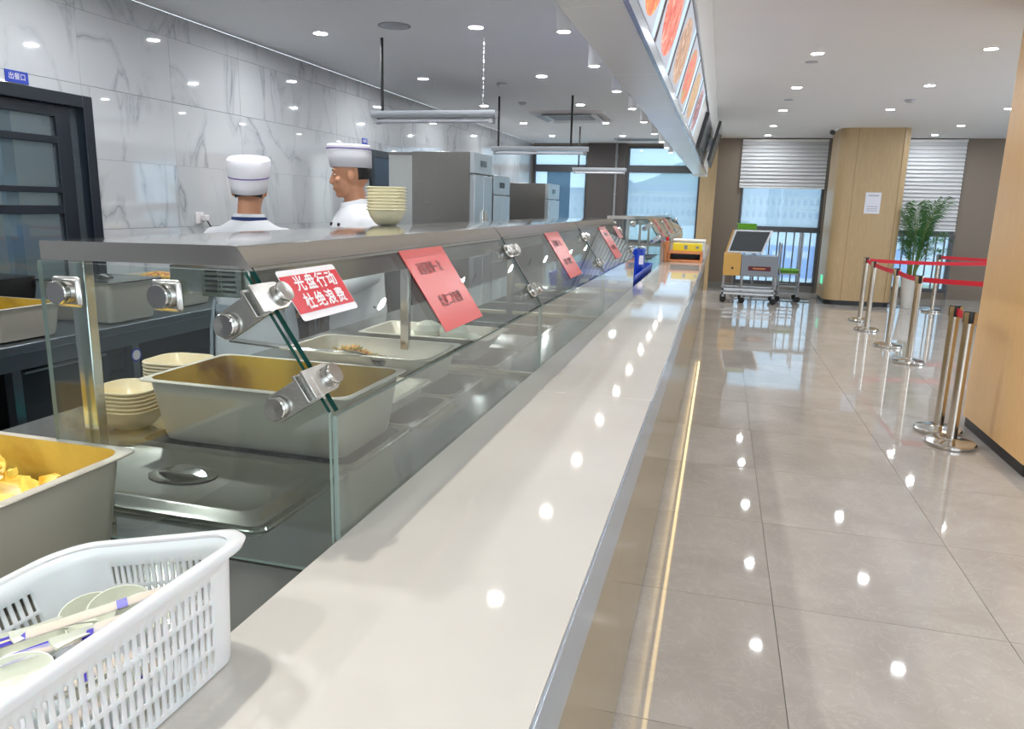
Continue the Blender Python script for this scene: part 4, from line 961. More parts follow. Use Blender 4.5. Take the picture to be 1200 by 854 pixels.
for k in range(5):
    a = k*1.26; o = MB().tube((0, 0, 0), (0.02*math.cos(a), 0.02*math.sin(a), 0.16), 0.004, n=6).ell((0.022*math.cos(a), 0.022*math.sin(a), 0.168), (0.018, 0.01, 0.008)).build('steel_spoon', 'chrome'); o.location = (-0.63+0.025*math.cos(a), 6.1+0.025*math.sin(a), ZD+0.085)
    tag(o, 'steel spoon standing in the tall blue tub', 'spoon', 'steel spoons in the blue tub')
cl_ = MB(); G = 10
cl_.add([(-0.75+0.20*i/G, 6.25+0.33*j/G, ZD+0.03+0.06*math.exp(-((i/G-.5)**2+(j/G-.5)**2)*5)+0.012*math.sin(i*1.9)*math.cos(j*1.6)) for j in range(G+1) for i in range(G+1)], [(j*(G+1)+i, j*(G+1)+i+1, (j+1)*(G+1)+i+1, (j+1)*(G+1)+i) for j in range(G) for i in range(G)])
o = cl_.build('folded_cloth', 'navy'); sm = o.modifiers.new('s', 'SOLIDIFY'); sm.thickness = 0.01; tag(o, 'crumpled navy cloth lying in the blue crate behind the tub', 'cloth')
wb = thing('wooden_rack', 'low orange wood rack standing across the far end of the counter', 'rack', (-0.31, 7.55, 0.951))
for z in (0.951, 1.03): box('board', -0.475, -0.15, 7.45, 7.75, z, z+0.022, 'orange_wood', wb, 0.002)
for x in (-0.475, -0.17): box('side', x, x+0.02, 7.46, 7.74, 0.973, 1.03, 'orange_wood', wb)
box('back', -0.455, -0.17, 7.70, 7.72, 0.973, 1.03, 'black', wb)
yb_ = thing('tissue_box', 'yellow box of tissues on top of the wooden rack', 'box', (-0.30, 7.62, 1.053))
box('carton', -0.44, -0.16, 7.56, 7.70, 1.053, 1.125, 'yellow', yb_, 0.004); box('pull_slot', -0.36, -0.24, 7.61, 7.64, 1.125, 1.127, 'sign_white', yb_)
box('emblem', -0.33, -0.30, 7.558, 7.56, 1.07, 1.108, 'ext_roof', yb_); box('emblem', -0.22, -0.19, 7.558, 7.56, 1.08, 1.1, 'ext_roof', yb_)
gb = thing('storage_box', 'grey white box behind the yellow tissue box', 'box', (-0.30, 7.9, 0.951)); box('carton', -0.45, -0.14, 7.80, 8.05, 0.951, 1.135, 'lightgrey', gb, 0.006); box('cover', -0.455, -0.135, 7.795, 8.055, 1.135, 1.155, 'gloss_white', gb, 0.004)
ob = thing('orange_carton', 'tall orange carton on the counter beside the wooden rack', 'box', (-0.50, 7.55, 0.951)); box('carton', -0.515, -0.478, 7.46, 7.66, 0.951, 1.14, 'orange_wood', ob, 0.003); box('flap', -0.517, -0.476, 7.455, 7.47, 1.12, 1.145, 'orange_wood', ob)
rc = thing('red_cup', 'small red cup on top of the orange carton', 'cup', (-0.497, 7.56, 1.146)); MB().lathe([(0.014, 0), (0.017, 0.035), (0.015, 0.035), (0.012, 0.004)], c=(-0.497, 7.56, 1.1465), n=14).build('cup_body', 'sign_red', rc); MB().path([(-0.497, 7.56, 1.15), (-0.485, 7.56, 1.20)], 0.002, 6).build('stirrer', 'sign_red', rc)

# ------------------------------------------------------------------ kitchen table with containers
tb_ = thing('steel_table', 'stainless work table along the marble wall behind the near chef', 'table', (-3.2, 3.0, 0))
box('top', -3.62, -2.80, 1.2, 5.0, 0.785, 0.825, 'dark_steel', tb_, 0.004)
box('apron_rail', -2.86, -2.83, 1.25, 4.95, 0.71, 0.785, 'dark_steel', tb_); box('shelf', -3.55, -2.86, 1.25, 4.95, 0.36, 0.385, 'dark_steel', tb_)
for yv in (1.28, 2.42, 3.10, 4.88):
    for x in (-3.55, -2.87): MB().box(x-0.022, x+0.022, yv-0.022, yv+0.022, 0, 0.785).build('leg', 'dark_steel', tb_)
box('back_panel', -3.60, -3.58, 1.25, 4.95, 0.0, 0.785, mat('dark_panel', S(34, 36, 42), 0.5), tb_)
st = thing('round_sticker', 'round blue and white sticker on the table leg', 'sticker', (-2.845, 3.10, 0.66)); MB().lathe([(0.035, 0), (0.035, 0.002)], T=frame((-2.8475, 3.10, 0.65), (0, 1, 0), (0, 0, 1)), n=20).build('disc', 'sign_blue', st); MB().lathe([(0.026, 0.002), (0.026, 0.0028), (0.018, 0.0028)], T=frame((-2.8475, 3.10, 0.65), (0, 1, 0), (0, 0, 1)), n=20).build('ring', 'sign_white', st)
ov = thing('black_oven', 'black fronted appliance under the steel table', 'appliance', (-3.2, 2.75, 0.386)); box('body', -3.5, -2.95, 2.47, 3.03, 0.386, 0.70, 'black', ov, 0.01); box('door', -2.95, -2.935, 2.49, 3.01, 0.40, 0.69, 'glass_black', ov); MB().tube((-2.925, 2.52, 0.67), (-2.925, 2.98, 0.67), 0.008).build('handle', 'grey', ov)
tl = thing('teal_basket', 'teal plastic basket on the floor rack under the steel table', 'basket', (-2.62, 2.35, 0)); cx, cyy = -2.60, 2.42
MB().loft([rr(cx, cyy, z, a, b, 0.06) for z, a, b in ((0.26, 0.24, 0.34), (0.45, 0.30, 0.42), (0.455, 0.33, 0.45), (0.47, 0.33, 0.45), (0.47, 0.30, 0.42), (0.27, 0.235, 0.335))]).build('tub', 'teal', tl)
for s in (-1, 1): MB().path([(cx+s*0.15, cyy-0.08, 0.465), (cx+s*0.18, cyy-0.04, 0.48), (cx+s*0.18, cyy+0.04, 0.48), (cx+s*0.15, cyy+0.08, 0.465)], 0.012, 8).build('handle', 'teal', tl)
stl = thing('low_rack', 'low dark rack carrying the teal basket', 'rack', (-2.60, 2.42, 0)); box('shelf', -2.80, -2.42, 2.1, 2.75, 0.232, 0.258, 'dark_steel', stl)
for x in (-2.78, -2.44):
    for yv in (2.12, 2.73): box('leg', x-0.015, x+0.015, yv-0.015, yv+0.015, 0, 0.232, 'dark_steel', stl)
ZT = 0.826
gn_pan('food_pan', 'steel pan with yellow sauce at the left end of the work table', 'pan', -3.10, 2.52, ZT, 0.53, 0.36, 0.15, 0.03, 'curry')
gn_pan('food_pan', 'steel pan holding fried food at the back of the work table', 'pan', -3.20, 3.72, ZT, 0.53, 0.34, 0.16, 0.03)
gn_pan('food_pan', 'deep steel container under a steel lid on the work table', 'pan', -3.05, 3.12, ZT, 0.45, 0.36, 0.20, 0.03)
gn_lid('pan_lid', 'steel lid covering the deep container on the work table', -3.05, 3.12, ZT+0.201, 0.46, 0.37)
gn_pan('food_pan', 'small steel pan at the far end of the work table', 'pan', -3.2, 4.25, ZT, 0.53, 0.33, 0.12, 0.03)
wk = thing('black_tray', 'flat black griddle tray leaning over the yellow sauce pan', 'tray', (-3.40, 2.75, ZT+0.155)); MB().loft([rr(-3.42, 2.82, z, a, b, 0.05) for z, a, b in ((ZT+0.002, 0.26, 0.26), (ZT+0.17, 0.30, 0.30), (ZT+0.22, 0.30, 0.30), (ZT+0.225, 0.24, 0.24))]).build('vessel', 'black', wk); MB().path([(-3.42, 2.77, ZT+0.225), (-3.42, 2.78, ZT+0.26), (-3.42, 2.86, ZT+0.26), (-3.42, 2.87, ZT+0.225)], 0.008, 8).build('handle', 'grey', wk)
sw = thing('red_handled_knife', 'kitchen tool with a red handle at the left end of the work table', 'tool', (-3.35, 2.45, ZT+0.15)); MB().tube((-3.50, 2.42, ZT+0.20), (-3.38, 2.56, ZT+0.235), 0.012, n=8).build('handle', 'sign_red', sw); MB().obox(Matrix.Translation((-3.32, 2.63, ZT+0.245)) @ Matrix.Rotation(0.86, 4, 'Z'), 0.06, 0.02, 0.0012).build('blade', 'chrome', sw)
ff_ = MB()
for k in range(120):
    x, yv = -3.2+random.gauss(0, 0.08), 3.72+random.gauss(0, 0.05); ff_.ell((x, yv, ZT+0.10+0.08*max(0, 1-((x+3.2)/0.2)**2)*max(0, 1-((yv-3.72)/0.14)**2)), (0.022, 0.013, 0.012), 6, 4, m=random.choice((0, 0, 1)))
tag(ff_.build('fried_food', ['fry_a', 'orange_wood']), 'heap of brown fried food in the pan at the back of the work table', 'food', kind='stuff')

# ------------------------------------------------------------------ steel fridges
def fridge(x0, x1, y0, y1, h, label, rows=2):
    t = thing('steel_fridge', label, 'fridge', ((x0+x1)/2, (y0+y1)/2, 0))
    box('cabinet', x0, x1-0.05, y0, y1, 0.12, h, 'fridge', t, 0.004)
    box('control_panel', x1-0.05, x1-0.005, y0, y1, h-0.20, h, 'fridge_door', t, 0.003)
    nC = 2; zz = [0.13, 0.13+(h-0.34)/2, h-0.21]
    for i in range(nC):
        for j in range(2):
            a, b = y0+(y1-y0)*i/nC+0.004, y0+(y1-y0)*(i+1)/nC-0.004
            d = box('door', x1-0.05, x1, a, b, zz[j]+0.004, zz[j+1]-0.004, 'fridge_door', t, 0.004)
            MB().box(x1, x1+0.02, (b-0.06) if i == 0 else (a+0.03), (b-0.03) if i == 0 else (a+0.06), zz[j]+0.2, zz[j]+0.45).build('handle', 'chrome', d, bevel=0.003)
    box('display', x1-0.004, x1+0.001, (y0+y1)/2-0.09, (y0+y1)/2+0.09, h-0.13, h-0.07, 'screen', t)
    for x in (x0+0.06, x1-0.12):
        for yv in (y0+0.06, y1-0.06): MB().tube((x, yv, 0), (x, yv, 0.12), 0.025, n=10).build('foot', 'chrome', t)
fridge(-3.02, -2.36, 7.12, 7.72, 1.95, 'tall steel fridge, the nearest, right of the chef in profile')
fridge(-3.02, -2.36, 7.78, 8.42, 1.76, 'second steel fridge with a control box, behind the nearest fridge')
fridge(-2.95, -2.24, 9.9, 10.6, 1.745, 'third steel fridge standing before the kitchen window')
cb_ = thing('steel_cabinet', 'pale steel cabinet behind the nearest fridge on its left', 'cabinet', (-3.35, 7.6, 0)); box('carcass', -3.38, -3.06, 7.35, 7.95, 0.1, 1.96, 'fridge', cb_, 0.004); box('side_panel', -3.37, -3.07, 7.335, 7.35, 0.15, 1.93, 'steel', cb_, 0.003)
for x in (-3.34, -3.10): box('foot', x-0.03, x+0.03, 7.4, 7.9, 0, 0.1, 'grey', cb_)

uc = thing('dark_undercounter_unit', 'dark undercounter unit added to darken the view beyond the work table', 'fridge', (-3.33, 6.1, 0))  # dark unit added to darken what shows through the glass cases
box('cabinet', -3.66, -3.02, 5.15, 7.05, 0.1, 0.90, mat('dark_blue_steel', S(66, 74, 84), 0.35, 0.6), uc, 0.004); box('worktop', -3.68, -2.98, 5.12, 7.08, 0.90, 0.94, 'dark_steel', uc, 0.003)
for k in range(3):
    d = box('door', -3.02, -2.995, 5.17+k*0.625, 5.78+k*0.625, 0.14, 0.86, bpy.data.materials['dark_blue_steel'], uc, 0.004); box('handle', -2.995, -2.975, 5.2+k*0.625, 5.23+k*0.625, 0.45, 0.65, 'chrome', d)
for x in (-3.6, -3.1):
    for yv in (5.22, 6.98): MB().tube((x, yv, 0), (x, yv, 0.1), 0.025, n=10).build('foot', 'grey', uc)

# ------------------------------------------------------------------ stanchions with red belts
HS = 0.875
def stanchion():
    t = thing('stanchion', 's', 'barrier post')
    MB().lathe([(0.001, 0), (0.145, 0), (0.15, 0.006), (0.15, 0.022), (0.143, 0.03), (0.06, 0.036), (0.034, 0.045), (0.032, 0.05)], n=40, cap0=False, cap1=False).build('base', 'chrome', t)
    MB().lathe([(0.0315, 0.04), (0.0315, HS-0.10), (0.034, HS-0.098), (0.034, HS-0.075)], n=24, cap0=False, cap1=False).build('pole', 'post', t)
    MB().lathe([(0.034, HS-0.075), (0.036, HS-0.07), (0.036, HS-0.008), (0.033, HS), (0.001, HS)], n=24, cap0=False, cap1=False).build('belt_head', 'black', t)
    for k in range(4):
        T = Matrix.Rotation(k*PI/2+PI/4, 4, 'Z') @ Matrix.Translation((0.036, 0, HS-0.04)); MB().obox(T, 0.003, 0.014, 0.034).build('belt_slot', 'post', t)
    return t
ST = {'a': (1.545, 5.20, 'nearest barrier post beside the oak pillar'), 'b': (1.548, 5.52, 'barrier post just behind the nearest one'), 'c': (1.92, 8.11, 'barrier post at the front right of the far queue lane'), 'd': (1.914, 9.05, 'second barrier post along the far queue lane'), 'e': (1.894, 10.24, 'third barrier post along the far queue lane'), 'f': (1.956, 11.13, 'leftmost barrier post at the end of the far queue lane'), 'g': (3.25, 12.75, 'barrier post in front of the potted palm'), 'h': (3.55, 11.45, 'barrier post partly hidden behind the nearest post')}
s0 = None; SO = {}
for k, (x, y, lab) in ST.items():
    if s0 is None: s0 = stanchion(); o = s0
    else: o = dup(s0)
    o.location = (x, y, 0); SO[k] = o; tag(o, lab, 'barrier post', 'belt barrier posts')
def belt(k, p1):
    x0, y0 = ST[k][:2]; d = Vector((p1[0]-x0, p1[1]-y0, 0)); L = d.length; d.normalize(); n = 8; b = MB(); nn = Vector((-d.y, d.x, 0))*0.0012
    rings = []
    for i in range(n+1):
        a = i/n; s = 0.02*4*a*(1-a)*min(1, L/2); p = d*(0.038+(L-0.076)*a)
        rings.append([p+nn+Vector((0, 0, HS-0.064-s)), p-nn+Vector((0, 0, HS-0.064-s)), p-nn+Vector((0, 0, HS-0.016-s)), p+nn+Vector((0, 0, HS-0.016-s))])
    b.loft(rings); o = b.build('red_belt', 'red_belt'); o.parent = SO[k]; return o
belt('a', (1.548, 5.52)); belt('c', (1.914, 9.05)); belt('d', (1.894, 10.24)); belt('f', (3.55, 11.45)); belt('g', (5.2, 12.7)); 
o = belt('c', (3.42, 8.0)); belt('e', (1.956, 11.13)); belt('h', (5.2, 11.3))

# ------------------------------------------------------------------ potted palm
pm = thing('potted_palm', 'areca palm in a white round pot beside the far oak column', 'plant', (2.98, 13.1, 0))
MB().lathe([(0.10, 0.0), (0.15, 0.5), (0.155, 0.52), (0.145, 0.52), (0.14, 0.47), (0.09, 0.03)], c=(2.98, 13.1, 0), n=28).build('pot', 'pot', pm)
MB().lathe([(0.139, 0.46), (0.001, 0.475)], c=(2.98, 13.1, 0), n=20, cap0=False, cap1=False).build('soil', 'soil', pm)
random.seed(11)
for k in range(22):
    a = k*2.4+random.uniform(-.3, .3); lean = random.uniform(0.10, 0.40); Hh = random.uniform(1.05, 1.5) if k % 3 else random.uniform(0.6, 0.9)
    base = Vector((2.98+0.05*math.cos(a), 13.1+0.05*math.sin(a), 0.47)); pts = []
    for i in range(13):
        s = i/12; out = lean*(s**1.7)*1.05; droop = 0.26*lean*(max(0, s-0.55)/0.45)**2*1.5
        pts.append(base+Vector((math.cos(a)*out, math.sin(a)*out, Hh*s*(1-0.10*s)-droop)))
    f = MB(); f.path(pts, [0.008-0.0055*i/12 for i in range(13)], 5, 1)
    for i in range(5, 13):
        for sub in range(3):
            s = i+sub/3.0; i0 = min(int(s), 12); i1 = min(i0+1, 12); p = pts[i0].lerp(pts[i1], s-i0); d = (pts[min(i1, 12)]-pts[max(i0-1, 0)]).normalized()
            sd = d.cross(Vector((0, 0, 1))); sd = sd.normalized() if sd.length > 1e-3 else Vector((1, 0, 0)); upv = sd.cross(d)
            Lf = 0.30*(0.55+0.45*math.sin(PI*min(1, (s-4)/9.5)))
            for sg in (-1, 1):
                dr = (sd*sg*0.75+d*0.62+upv*random.uniform(-0.1, 0.35)).normalized(); wv = d.cross(dr).normalized().cross(dr)*0.0075
                m1 = p+dr*Lf*0.5+Vector((0, 0, -0.01)); tip = p+dr*Lf+Vector((0, 0, -0.09*Lf/0.2))
                f.add([p, m1+wv, tip, m1-wv], [(0, 1, 3), (1, 2, 3)], 0)
    f.build('frond', ['leaf', 'stemg'], pm, smooth=False)

# ------------------------------------------------------------------ tray carts
def caster(t, x, y, c):
    MB().lathe([(0.045, -0.014), (0.05, -0.008), (0.05, 0.008), (0.045, 0.014)], T=frame((x, y, 0.051), (0, 0, 1), (1, 0, 0)) @ Matrix.Rotation(PI/2, 4, 'X') if False else frame((x, y, 0.051), (1, 0, 0), (0, 0, 1)), n=16).build('wheel', 'rubber', t)
    MB().box(x-0.02, x+0.02, y-0.02, y+0.02, 0.095, 0.13).build('caster_fork', 'grey', t)
cart = thing('collection_cart', 'metal tray return cart with an open dark lid before the window', 'cart', (0.5, 12.6, 0))
x0, x1, y0, y1 = 0.09, 0.92, 12.42, 12.92
for x in (x0+0.02, x1-0.02, x0+0.30):
    for y in (y0+0.02, y1-0.02): box('leg', x-0.015, x+0.015, y-0.015, y+0.015, 0.13, 0.46, 'grey', cart)
for z in (0.14, 0.21): MB().box(x0, x1, y0, y0+0.03, z, z+0.028).box(x0, x1, y1-0.03, y1, z, z+0.028).box(x0, x0+0.03, y0, y1, z, z+0.028).box(x1-0.03, x1, y0, y1, z, z+0.028).build('frame_rail', 'lightgrey', cart)
for x in (x0+0.03, x1-0.03, x0+0.32):
    for y in (y0+0.03, y1-0.03): caster(cart, x, y, 0)
box('cabinet', x0+0.27, x1, y0, y1, 0.44, 0.76, mat('cart_grey_enamel', S(128, 134, 142), 0.4, 0.3), cart, 0.006)
box('side_bin', x0, x0+0.265, y0, y1, 0.44, 0.78, 'ochre', cart, 0.006); MB().lathe([(0.018, 0), (0.018, 0.01)], T=frame((x0+0.14, y0, 0.56), (1, 0, 0), (0, 0, 1)), n=14).build('knob', 'black', cart)
lb = box('label_plate', x0+0.38, x0+0.72, y0-0.004, y0, 0.53, 0.60, 'maroon', cart); box('lettering_strip', x0+0.45, x0+0.64, y0-0.006, y0-0.004, 0.555, 0.575, 'orange_wood', lb)
T = Matrix.Translation((0.40, 12.72, 0.79)) @ Matrix.Rotation(math.radians(-10), 4, 'X')
pr = lambda q: [T @ Vector((p[0], q, p[1])) for p in ((-0.27, 0.0), (0.28, 0.0), (0.42, 0.37), (-0.17, 0.37))]
lid = MB().loft([pr(0.0), pr(0.02)]).build('lid', 'lightgrey', cart)
pr2 = lambda q: [T @ Vector((p[0], q, p[1])) for p in ((-0.235, 0.025), (0.26, 0.025), (0.375, 0.345), (-0.145, 0.345))]
MB().loft([pr2(-0.004), pr2(0.0)]).build('smoked_panel', 'glass_black', lid)
MB().path([T @ Vector((-0.29, 0.01, -0.02)), T @ Vector((-0.19, 0.01, 0.37))], 0.012, 8).build('lid_stay', 'ochre', cart)
for k in range(2):
    o = MB().loft([rr(0, 0, z, a, b, 0.03) for z, a, b in ((0, 0.26, 0.20), (0.09, 0.30, 0.23), (0.095, 0.32, 0.25), (0.105, 0.32, 0.25), (0.105, 0.29, 0.22), (0.01, 0.25, 0.19))]).build('green_basket', 'green'); o.location = (0.42, 13.12, 1.075+k*0.07)
    tag(o, 'green plastic basket behind the cart lid, '+('lower' if k == 0 else 'upper')+' of two', 'basket', 'green baskets on the shelf stand')
ss = thing('shelf_stand', 'grey metal stand behind the cart lid carrying the green baskets', 'stand', (0.42, 13.12, 0)); box('shelf', 0.24, 0.60, 12.98, 13.26, 1.05, 1.073, 'grey', ss)
for x in (0.26, 0.58):
    for y in (13.0, 13.24): box('leg', x-0.012, x+0.012, y-0.012, y+0.012, 0, 1.05, 'grey', ss)
c2_ = thing('tray_trolley', 'open frame trolley with a green tray beside the return cart', 'cart', (1.14, 13.2, 0))
x0, x1, y0, y1 = 0.97, 1.31, 12.95, 13.42
for x in (x0+0.015, x1-0.015):
    for y in (y0+0.015, y1-0.015): MB().tube((x, y, 0.12), (x, y, 0.95 if x < 1.1 else 1.12), 0.014, n=10).build('upright', 'grey', c2_); caster(c2_, x, y, 0)
for z in (0.13, 0.25, 0.45): MB().box(x0, x1, y0, y0+0.025, z, z+0.02).box(x0, x1, y1-0.025, y1, z, z+0.02).box(x0, x0+0.025, y0, y1, z, z+0.02).box(x1-0.025, x1, y0, y1, z, z+0.02).build('frame_rail', 'grey', c2_)
o = MB().loft([rr(0, 0, z, a, b, 0.03) for z, a, b in ((0, 0.28, 0.38), (0.04, 0.33, 0.43), (0.045, 0.35, 0.45), (0.055, 0.35, 0.45), (0.055, 0.32, 0.42), (0.01, 0.27, 0.37))]).build('green_tray', 'green'); o.location = (1.14, 13.185, 0.471); tag(o, 'shallow green tray lying on the open frame trolley', 'tray')

# ------------------------------------------------------------------ chefs
def remesh(o, vox, smooth_it=4):
    r = o.modifiers.new('r', 'REMESH'); r.mode = 'VOXEL'; r.voxel_size = vox
    s = o.modifiers.new('s', 'SMOOTH'); s.iterations = smooth_it; s.factor = 0.5
    dg = bpy.context.evaluated_depsgraph_get(); me = bpy.data.meshes.new_from_object(o.evaluated_get(dg)); o.modifiers.clear(); old = o.data; o.data = me; bpy.data.meshes.remove(old)
    me.polygons.foreach_set('use_smooth', [True]*len(me.polygons))
def hand(b, wrist, fdir, palm_n, curl):
    """palm with four fingers and thumb; fdir finger direction, palm_n palm normal"""
    f = Vector(fdir).normalized(); n = Vector(palm_n).normalized(); s = f.cross(n).normalized(); w0 = Vector(wrist)
    Tm = frame(w0, s, f)
    b.ell(w0+f*0.045, (0.040, 0.050, 0.016), 12, 8, T=Tm.to_3x3())
    for k, (off, L) in enumerate(((-0.030, 0.066), (-0.010, 0.078), (0.010, 0.074), (0.029, 0.058))):
        p = w0+f*(0.083-abs(off)*0.25)+s*off; d = f; c = curl
        for seg in (0.45, 0.32, 0.23):
            d = (Matrix.Rotation(c, 3, s) @ d); q = p+d*L*seg*1.25; b.tube(p, q, 0.0088, 0.008, 8, round_=True); p = q
    p = w0+f*0.022-s*0.032; d = (f*0.6-s*0.75+n*0.2).normalized()
    for L in (0.038, 0.03): q = p+d*L; b.tube(p, q, 0.0105, 0.009, 8, round_=True); p = q; d = (d+f*0.5).normalized()
def chef(label, loc, rz, head_yaw, head_pitch, arms, hat_puff, apron, tall=1.0):
    t = thing('person', label, 'person')
    # skeleton in local space, facing +Y
    b = MB()
    b.ell((0, 0, 0.93), (0.165, 0.115, 0.13)); b.ell((0, 0.0, 1.09), (0.15, 0.11, 0.17)); b.ell((0, 0.0, 1.26), (0.175, 0.115, 0.19))
    for s in (-1, 1):
        b.tube((0, 0, 1.365), (s*0.155, -0.005, 1.345), 0.060, 0.048, 12, round_=True)
        b.tube((s*0.09, 0, 0.90), (s*0.10, 0.02, 0.49), 0.088, 0.058, 12, round_=True); b.tube((s*0.10, 0.02, 0.49), (s*0.105, -0.02, 0.09), 0.056, 0.038, 12, round_=True)
        b.tube((s*0.105, -0.04, 0.05), (s*0.125, 0.13, 0.035), 0.042, 0.034, 10, round_=True)
    b.tube((0, -0.01, 1.38), (0, 0.015, 1.53), 0.062, 0.055, 14, round_=True)
    Th = Matrix.Translation((0, 0.02, 1.52)) @ Matrix.Rotation(head_yaw, 4, 'Z') @ Matrix.Rotation(head_pitch, 4, 'X') @ Matrix.Translation((0, 0.005, 0.075))
    h = lambda x, y, z: Th @ Vector((x, y, z))
    r3 = Th.to_3x3()
    b.ell(h(0, -0.012, 0.025), (0.074, 0.096, 0.100), 18, 12, T=r3); b.ell(h(0, 0.026, -0.035), (0.060, 0.062, 0.075), 16, 10, T=r3)
    b.ell(h(0, 0.062, -0.088), (0.026, 0.022, 0.020), 10, 8, T=r3)
    b.tube(h(0, 0.083, 0.018), h(0, 0.098, -0.022), 0.008, 0.012, 10, round_=True); b.ell(h(0, 0.090, -0.027), (0.018, 0.014, 0.010), 10, 6, T=r3)
    b.tube(h(-0.042, 0.072, 0.034), h(0.042, 0.072, 0.034), 0.011, 0.011, 8, round_=True)
    for s in (-1, 1):
        b.ell(h(s*0.046, 0.058, -0.018), (0.020, 0.020, 0.018), 10, 6, T=r3)
        b.ell(h(s*0.077, -0.008, -0.005), (0.009, 0.019, 0.032), 10, 8, T=r3)
    b.tube(h(-0.016, 0.084, -0.053), h(0.016, 0.084, -0.053), 0.008, 0.008, 8, round_=True); b.tube(h(-0.013, 0.082, -0.064), h(0.013, 0.082, -0.064), 0.008, 0.008, 8, round_=True)
    j = MB()   # jacket
    NR = 28; prof = [(0.74, .205, .150, 0), (0.78, .205, .150, 0), (0.90, .198, .145, 0), (1.0, .182, .135, 0), (1.1, .175, .132, 0), (1.22, .190, .138, 0), (1.32, .200, .134, 0), (1.37, .190, .118, -.005), (1.405, .160, .102, -.008), (1.43, .115, .088, -.008), (1.455, .078, .074, -.002)]
    j.loft([[(a*math.cos(2*PI*i/NR), cyo+bb*math.sin(2*PI*i/NR), z) for i in range(NR)] for z, a, bb, cyo in prof])
    for s, (el, wr, fd, pn) in zip((-1, 1), arms):
        sh = Vector((s*0.163, -0.005, 1.350)); el, wr = Vector(el), Vector(wr)
        b.tube(sh, el, 0.048, 0.040, 12, round_=True); b.tube(el, wr, 0.042, 0.028, 12, round_=True); hand(b, wr, fd, pn, 0.35)
        j.tube(sh, el, 0.067, 0.057, 14, round_=True); j.tube(el, el.lerp(wr, 0.84), 0.057, 0.048, 14, round_=True)
    body = b.build('body', 'skin', t); remesh(body, 0.0055, 3)
    jk = j.build('jacket', 'jacket', t); remesh(jk, 0.010, 8)
    # collar
    c = MB(); NR = 28
    cp = [(0.084, 1.425, 0.0), (0.075, 1.47, 0.006), (0.071, 1.478, 0.007), (0.066, 1.470, 0.006), (0.066, 1.43, 0.0)]
    c.loft([[((r)*math.cos(2*PI*i/NR), yo-0.002+(r+0.002)*math.sin(2*PI*i/NR), z-0.020*max(0, math.sin(2*PI*i/NR))) for i in range(NR)] for r, z, yo in cp], False, False); c.build('collar', 'jacket', jk)
    if apron:
        n_ = MB(); n_.loft([[((r)*math.cos(2*PI*i/NR), 0.003+(r+0.002)*math.sin(2*PI*i/NR), z-0.018*max(0, math.sin(2*PI*i/NR))) for i in range(NR)] for r, z in ((0.0835, 1.444), (0.0860, 1.449), (0.0825, 1.463), (0.075, 1.461))], closed=True); n_.build('neck_strap', 'navy', jk)
        ap = MB(); NR2 = 30
        a0, a1 = -0.55, PI+0.55
        ring = lambda z, ex, ey, th: [(ex*math.cos(a0+(a1-a0)*i/NR2), ey*math.sin(a0+(a1-a0)*i/NR2), z) for i in range(NR2+1)]
        R_ = [ring(z, ex+0.012, ey+0.012, 0) for z, ex, ey in ((0.55, .215, .165), (0.74, .212, .158), (0.9, .204, .15), (1.0, .19, .141), (1.06, .182, .138))]
        n1 = NR2+1; ap.add([p for r in R_ for p in r], [(k*n1+i, k*n1+i+1, (k+1)*n1+i+1, (k+1)*n1+i) for k in range(len(R_)-1) for i in range(NR2)])
        o = ap.build('apron', 'apron', t); sm = o.modifiers.new('s', 'SOLIDIFY'); sm.thickness = 0.004
        MB().loft([[((.186+dx)*math.cos(2*PI*i/28), (.142+dx)*math.sin(2*PI*i/28), z) for i in range(28)] for z, dx in ((1.0, .006), (1.04, .006), (1.04, 0), (1.0, 0))], closed=True).build('apron_tie', 'apron', o)
    for zz in (1.08, 1.17, 1.26, 1.345):
        for s in (-1, 1):
            yv = 0.137 if zz < 1.3 else 0.122
            MB().lathe([(0.0095, -0.006), (0.0095, 0.004), (0.006, 0.006)], T=frame((s*0.05, yv, zz), (1, 0, 0), (0, 0, 1)) @ Matrix.Rotation(PI, 4, 'X'), n=12).build('button', 'ink', jk)
    tr = MB()
    for s in (-1, 1):
        tr.tube((s*0.088, 0, 0.92), (s*0.10, 0.02, 0.49), 0.108, 0.078, 14, round_=True); tr.tube((s*0.10, 0.02, 0.49), (s*0.105, -0.02, 0.10), 0.076, 0.062, 14, round_=True)
    tr.ell((0, 0, 0.93), (0.178, 0.13, 0.13)); o = tr.build('trousers', 'trouser', t); remesh(o, 0.012, 3)
    for s in (-1, 1):
        sh = MB(); sh.loft([[Vector((s*(0.105+0.02*(v+0.08)/0.25)+wd*math.cos(2*PI*i/12), v, max(0.0, 0.045+ht*math.sin(2*PI*i/12)))) for i in range(12)] for v, wd, ht in ((-0.085, 0.02, 0.04), (-0.07, 0.042, 0.052), (0.0, 0.048, 0.052), (0.09, 0.052, 0.045), (0.16, 0.045, 0.04), (0.19, 0.02, 0.03))]); sh.build('shoe', 'black', t)
    # face and hair
    for s in (-1, 1):
        e = MB().ell(h(s*0.030, 0.0740, 0.012), (0.0110, 0.0075, 0.0042), 10, 8, T=r3).build('eye', 'eye', t); MB().ell(h(s*0.030, 0.0795, 0.011), (0.0055, 0.0035, 0.0042), 10, 6, T=r3).build('iris', 'iris', e)
        MB().tube(h(s*0.016, 0.084, 0.036), h(s*0.046, 0.074, 0.038), 0.0042, 0.003, 6, round_=True).build('eyebrow', 'hair', t)
    MB().tube(h(-0.016, 0.0895, -0.0585), h(0.016, 0.0895, -0.0585), 0.0042, 0.0042, 8, round_=True).build('lips', 'lips', t)
    hr = MB(); NR = 30; rings = []
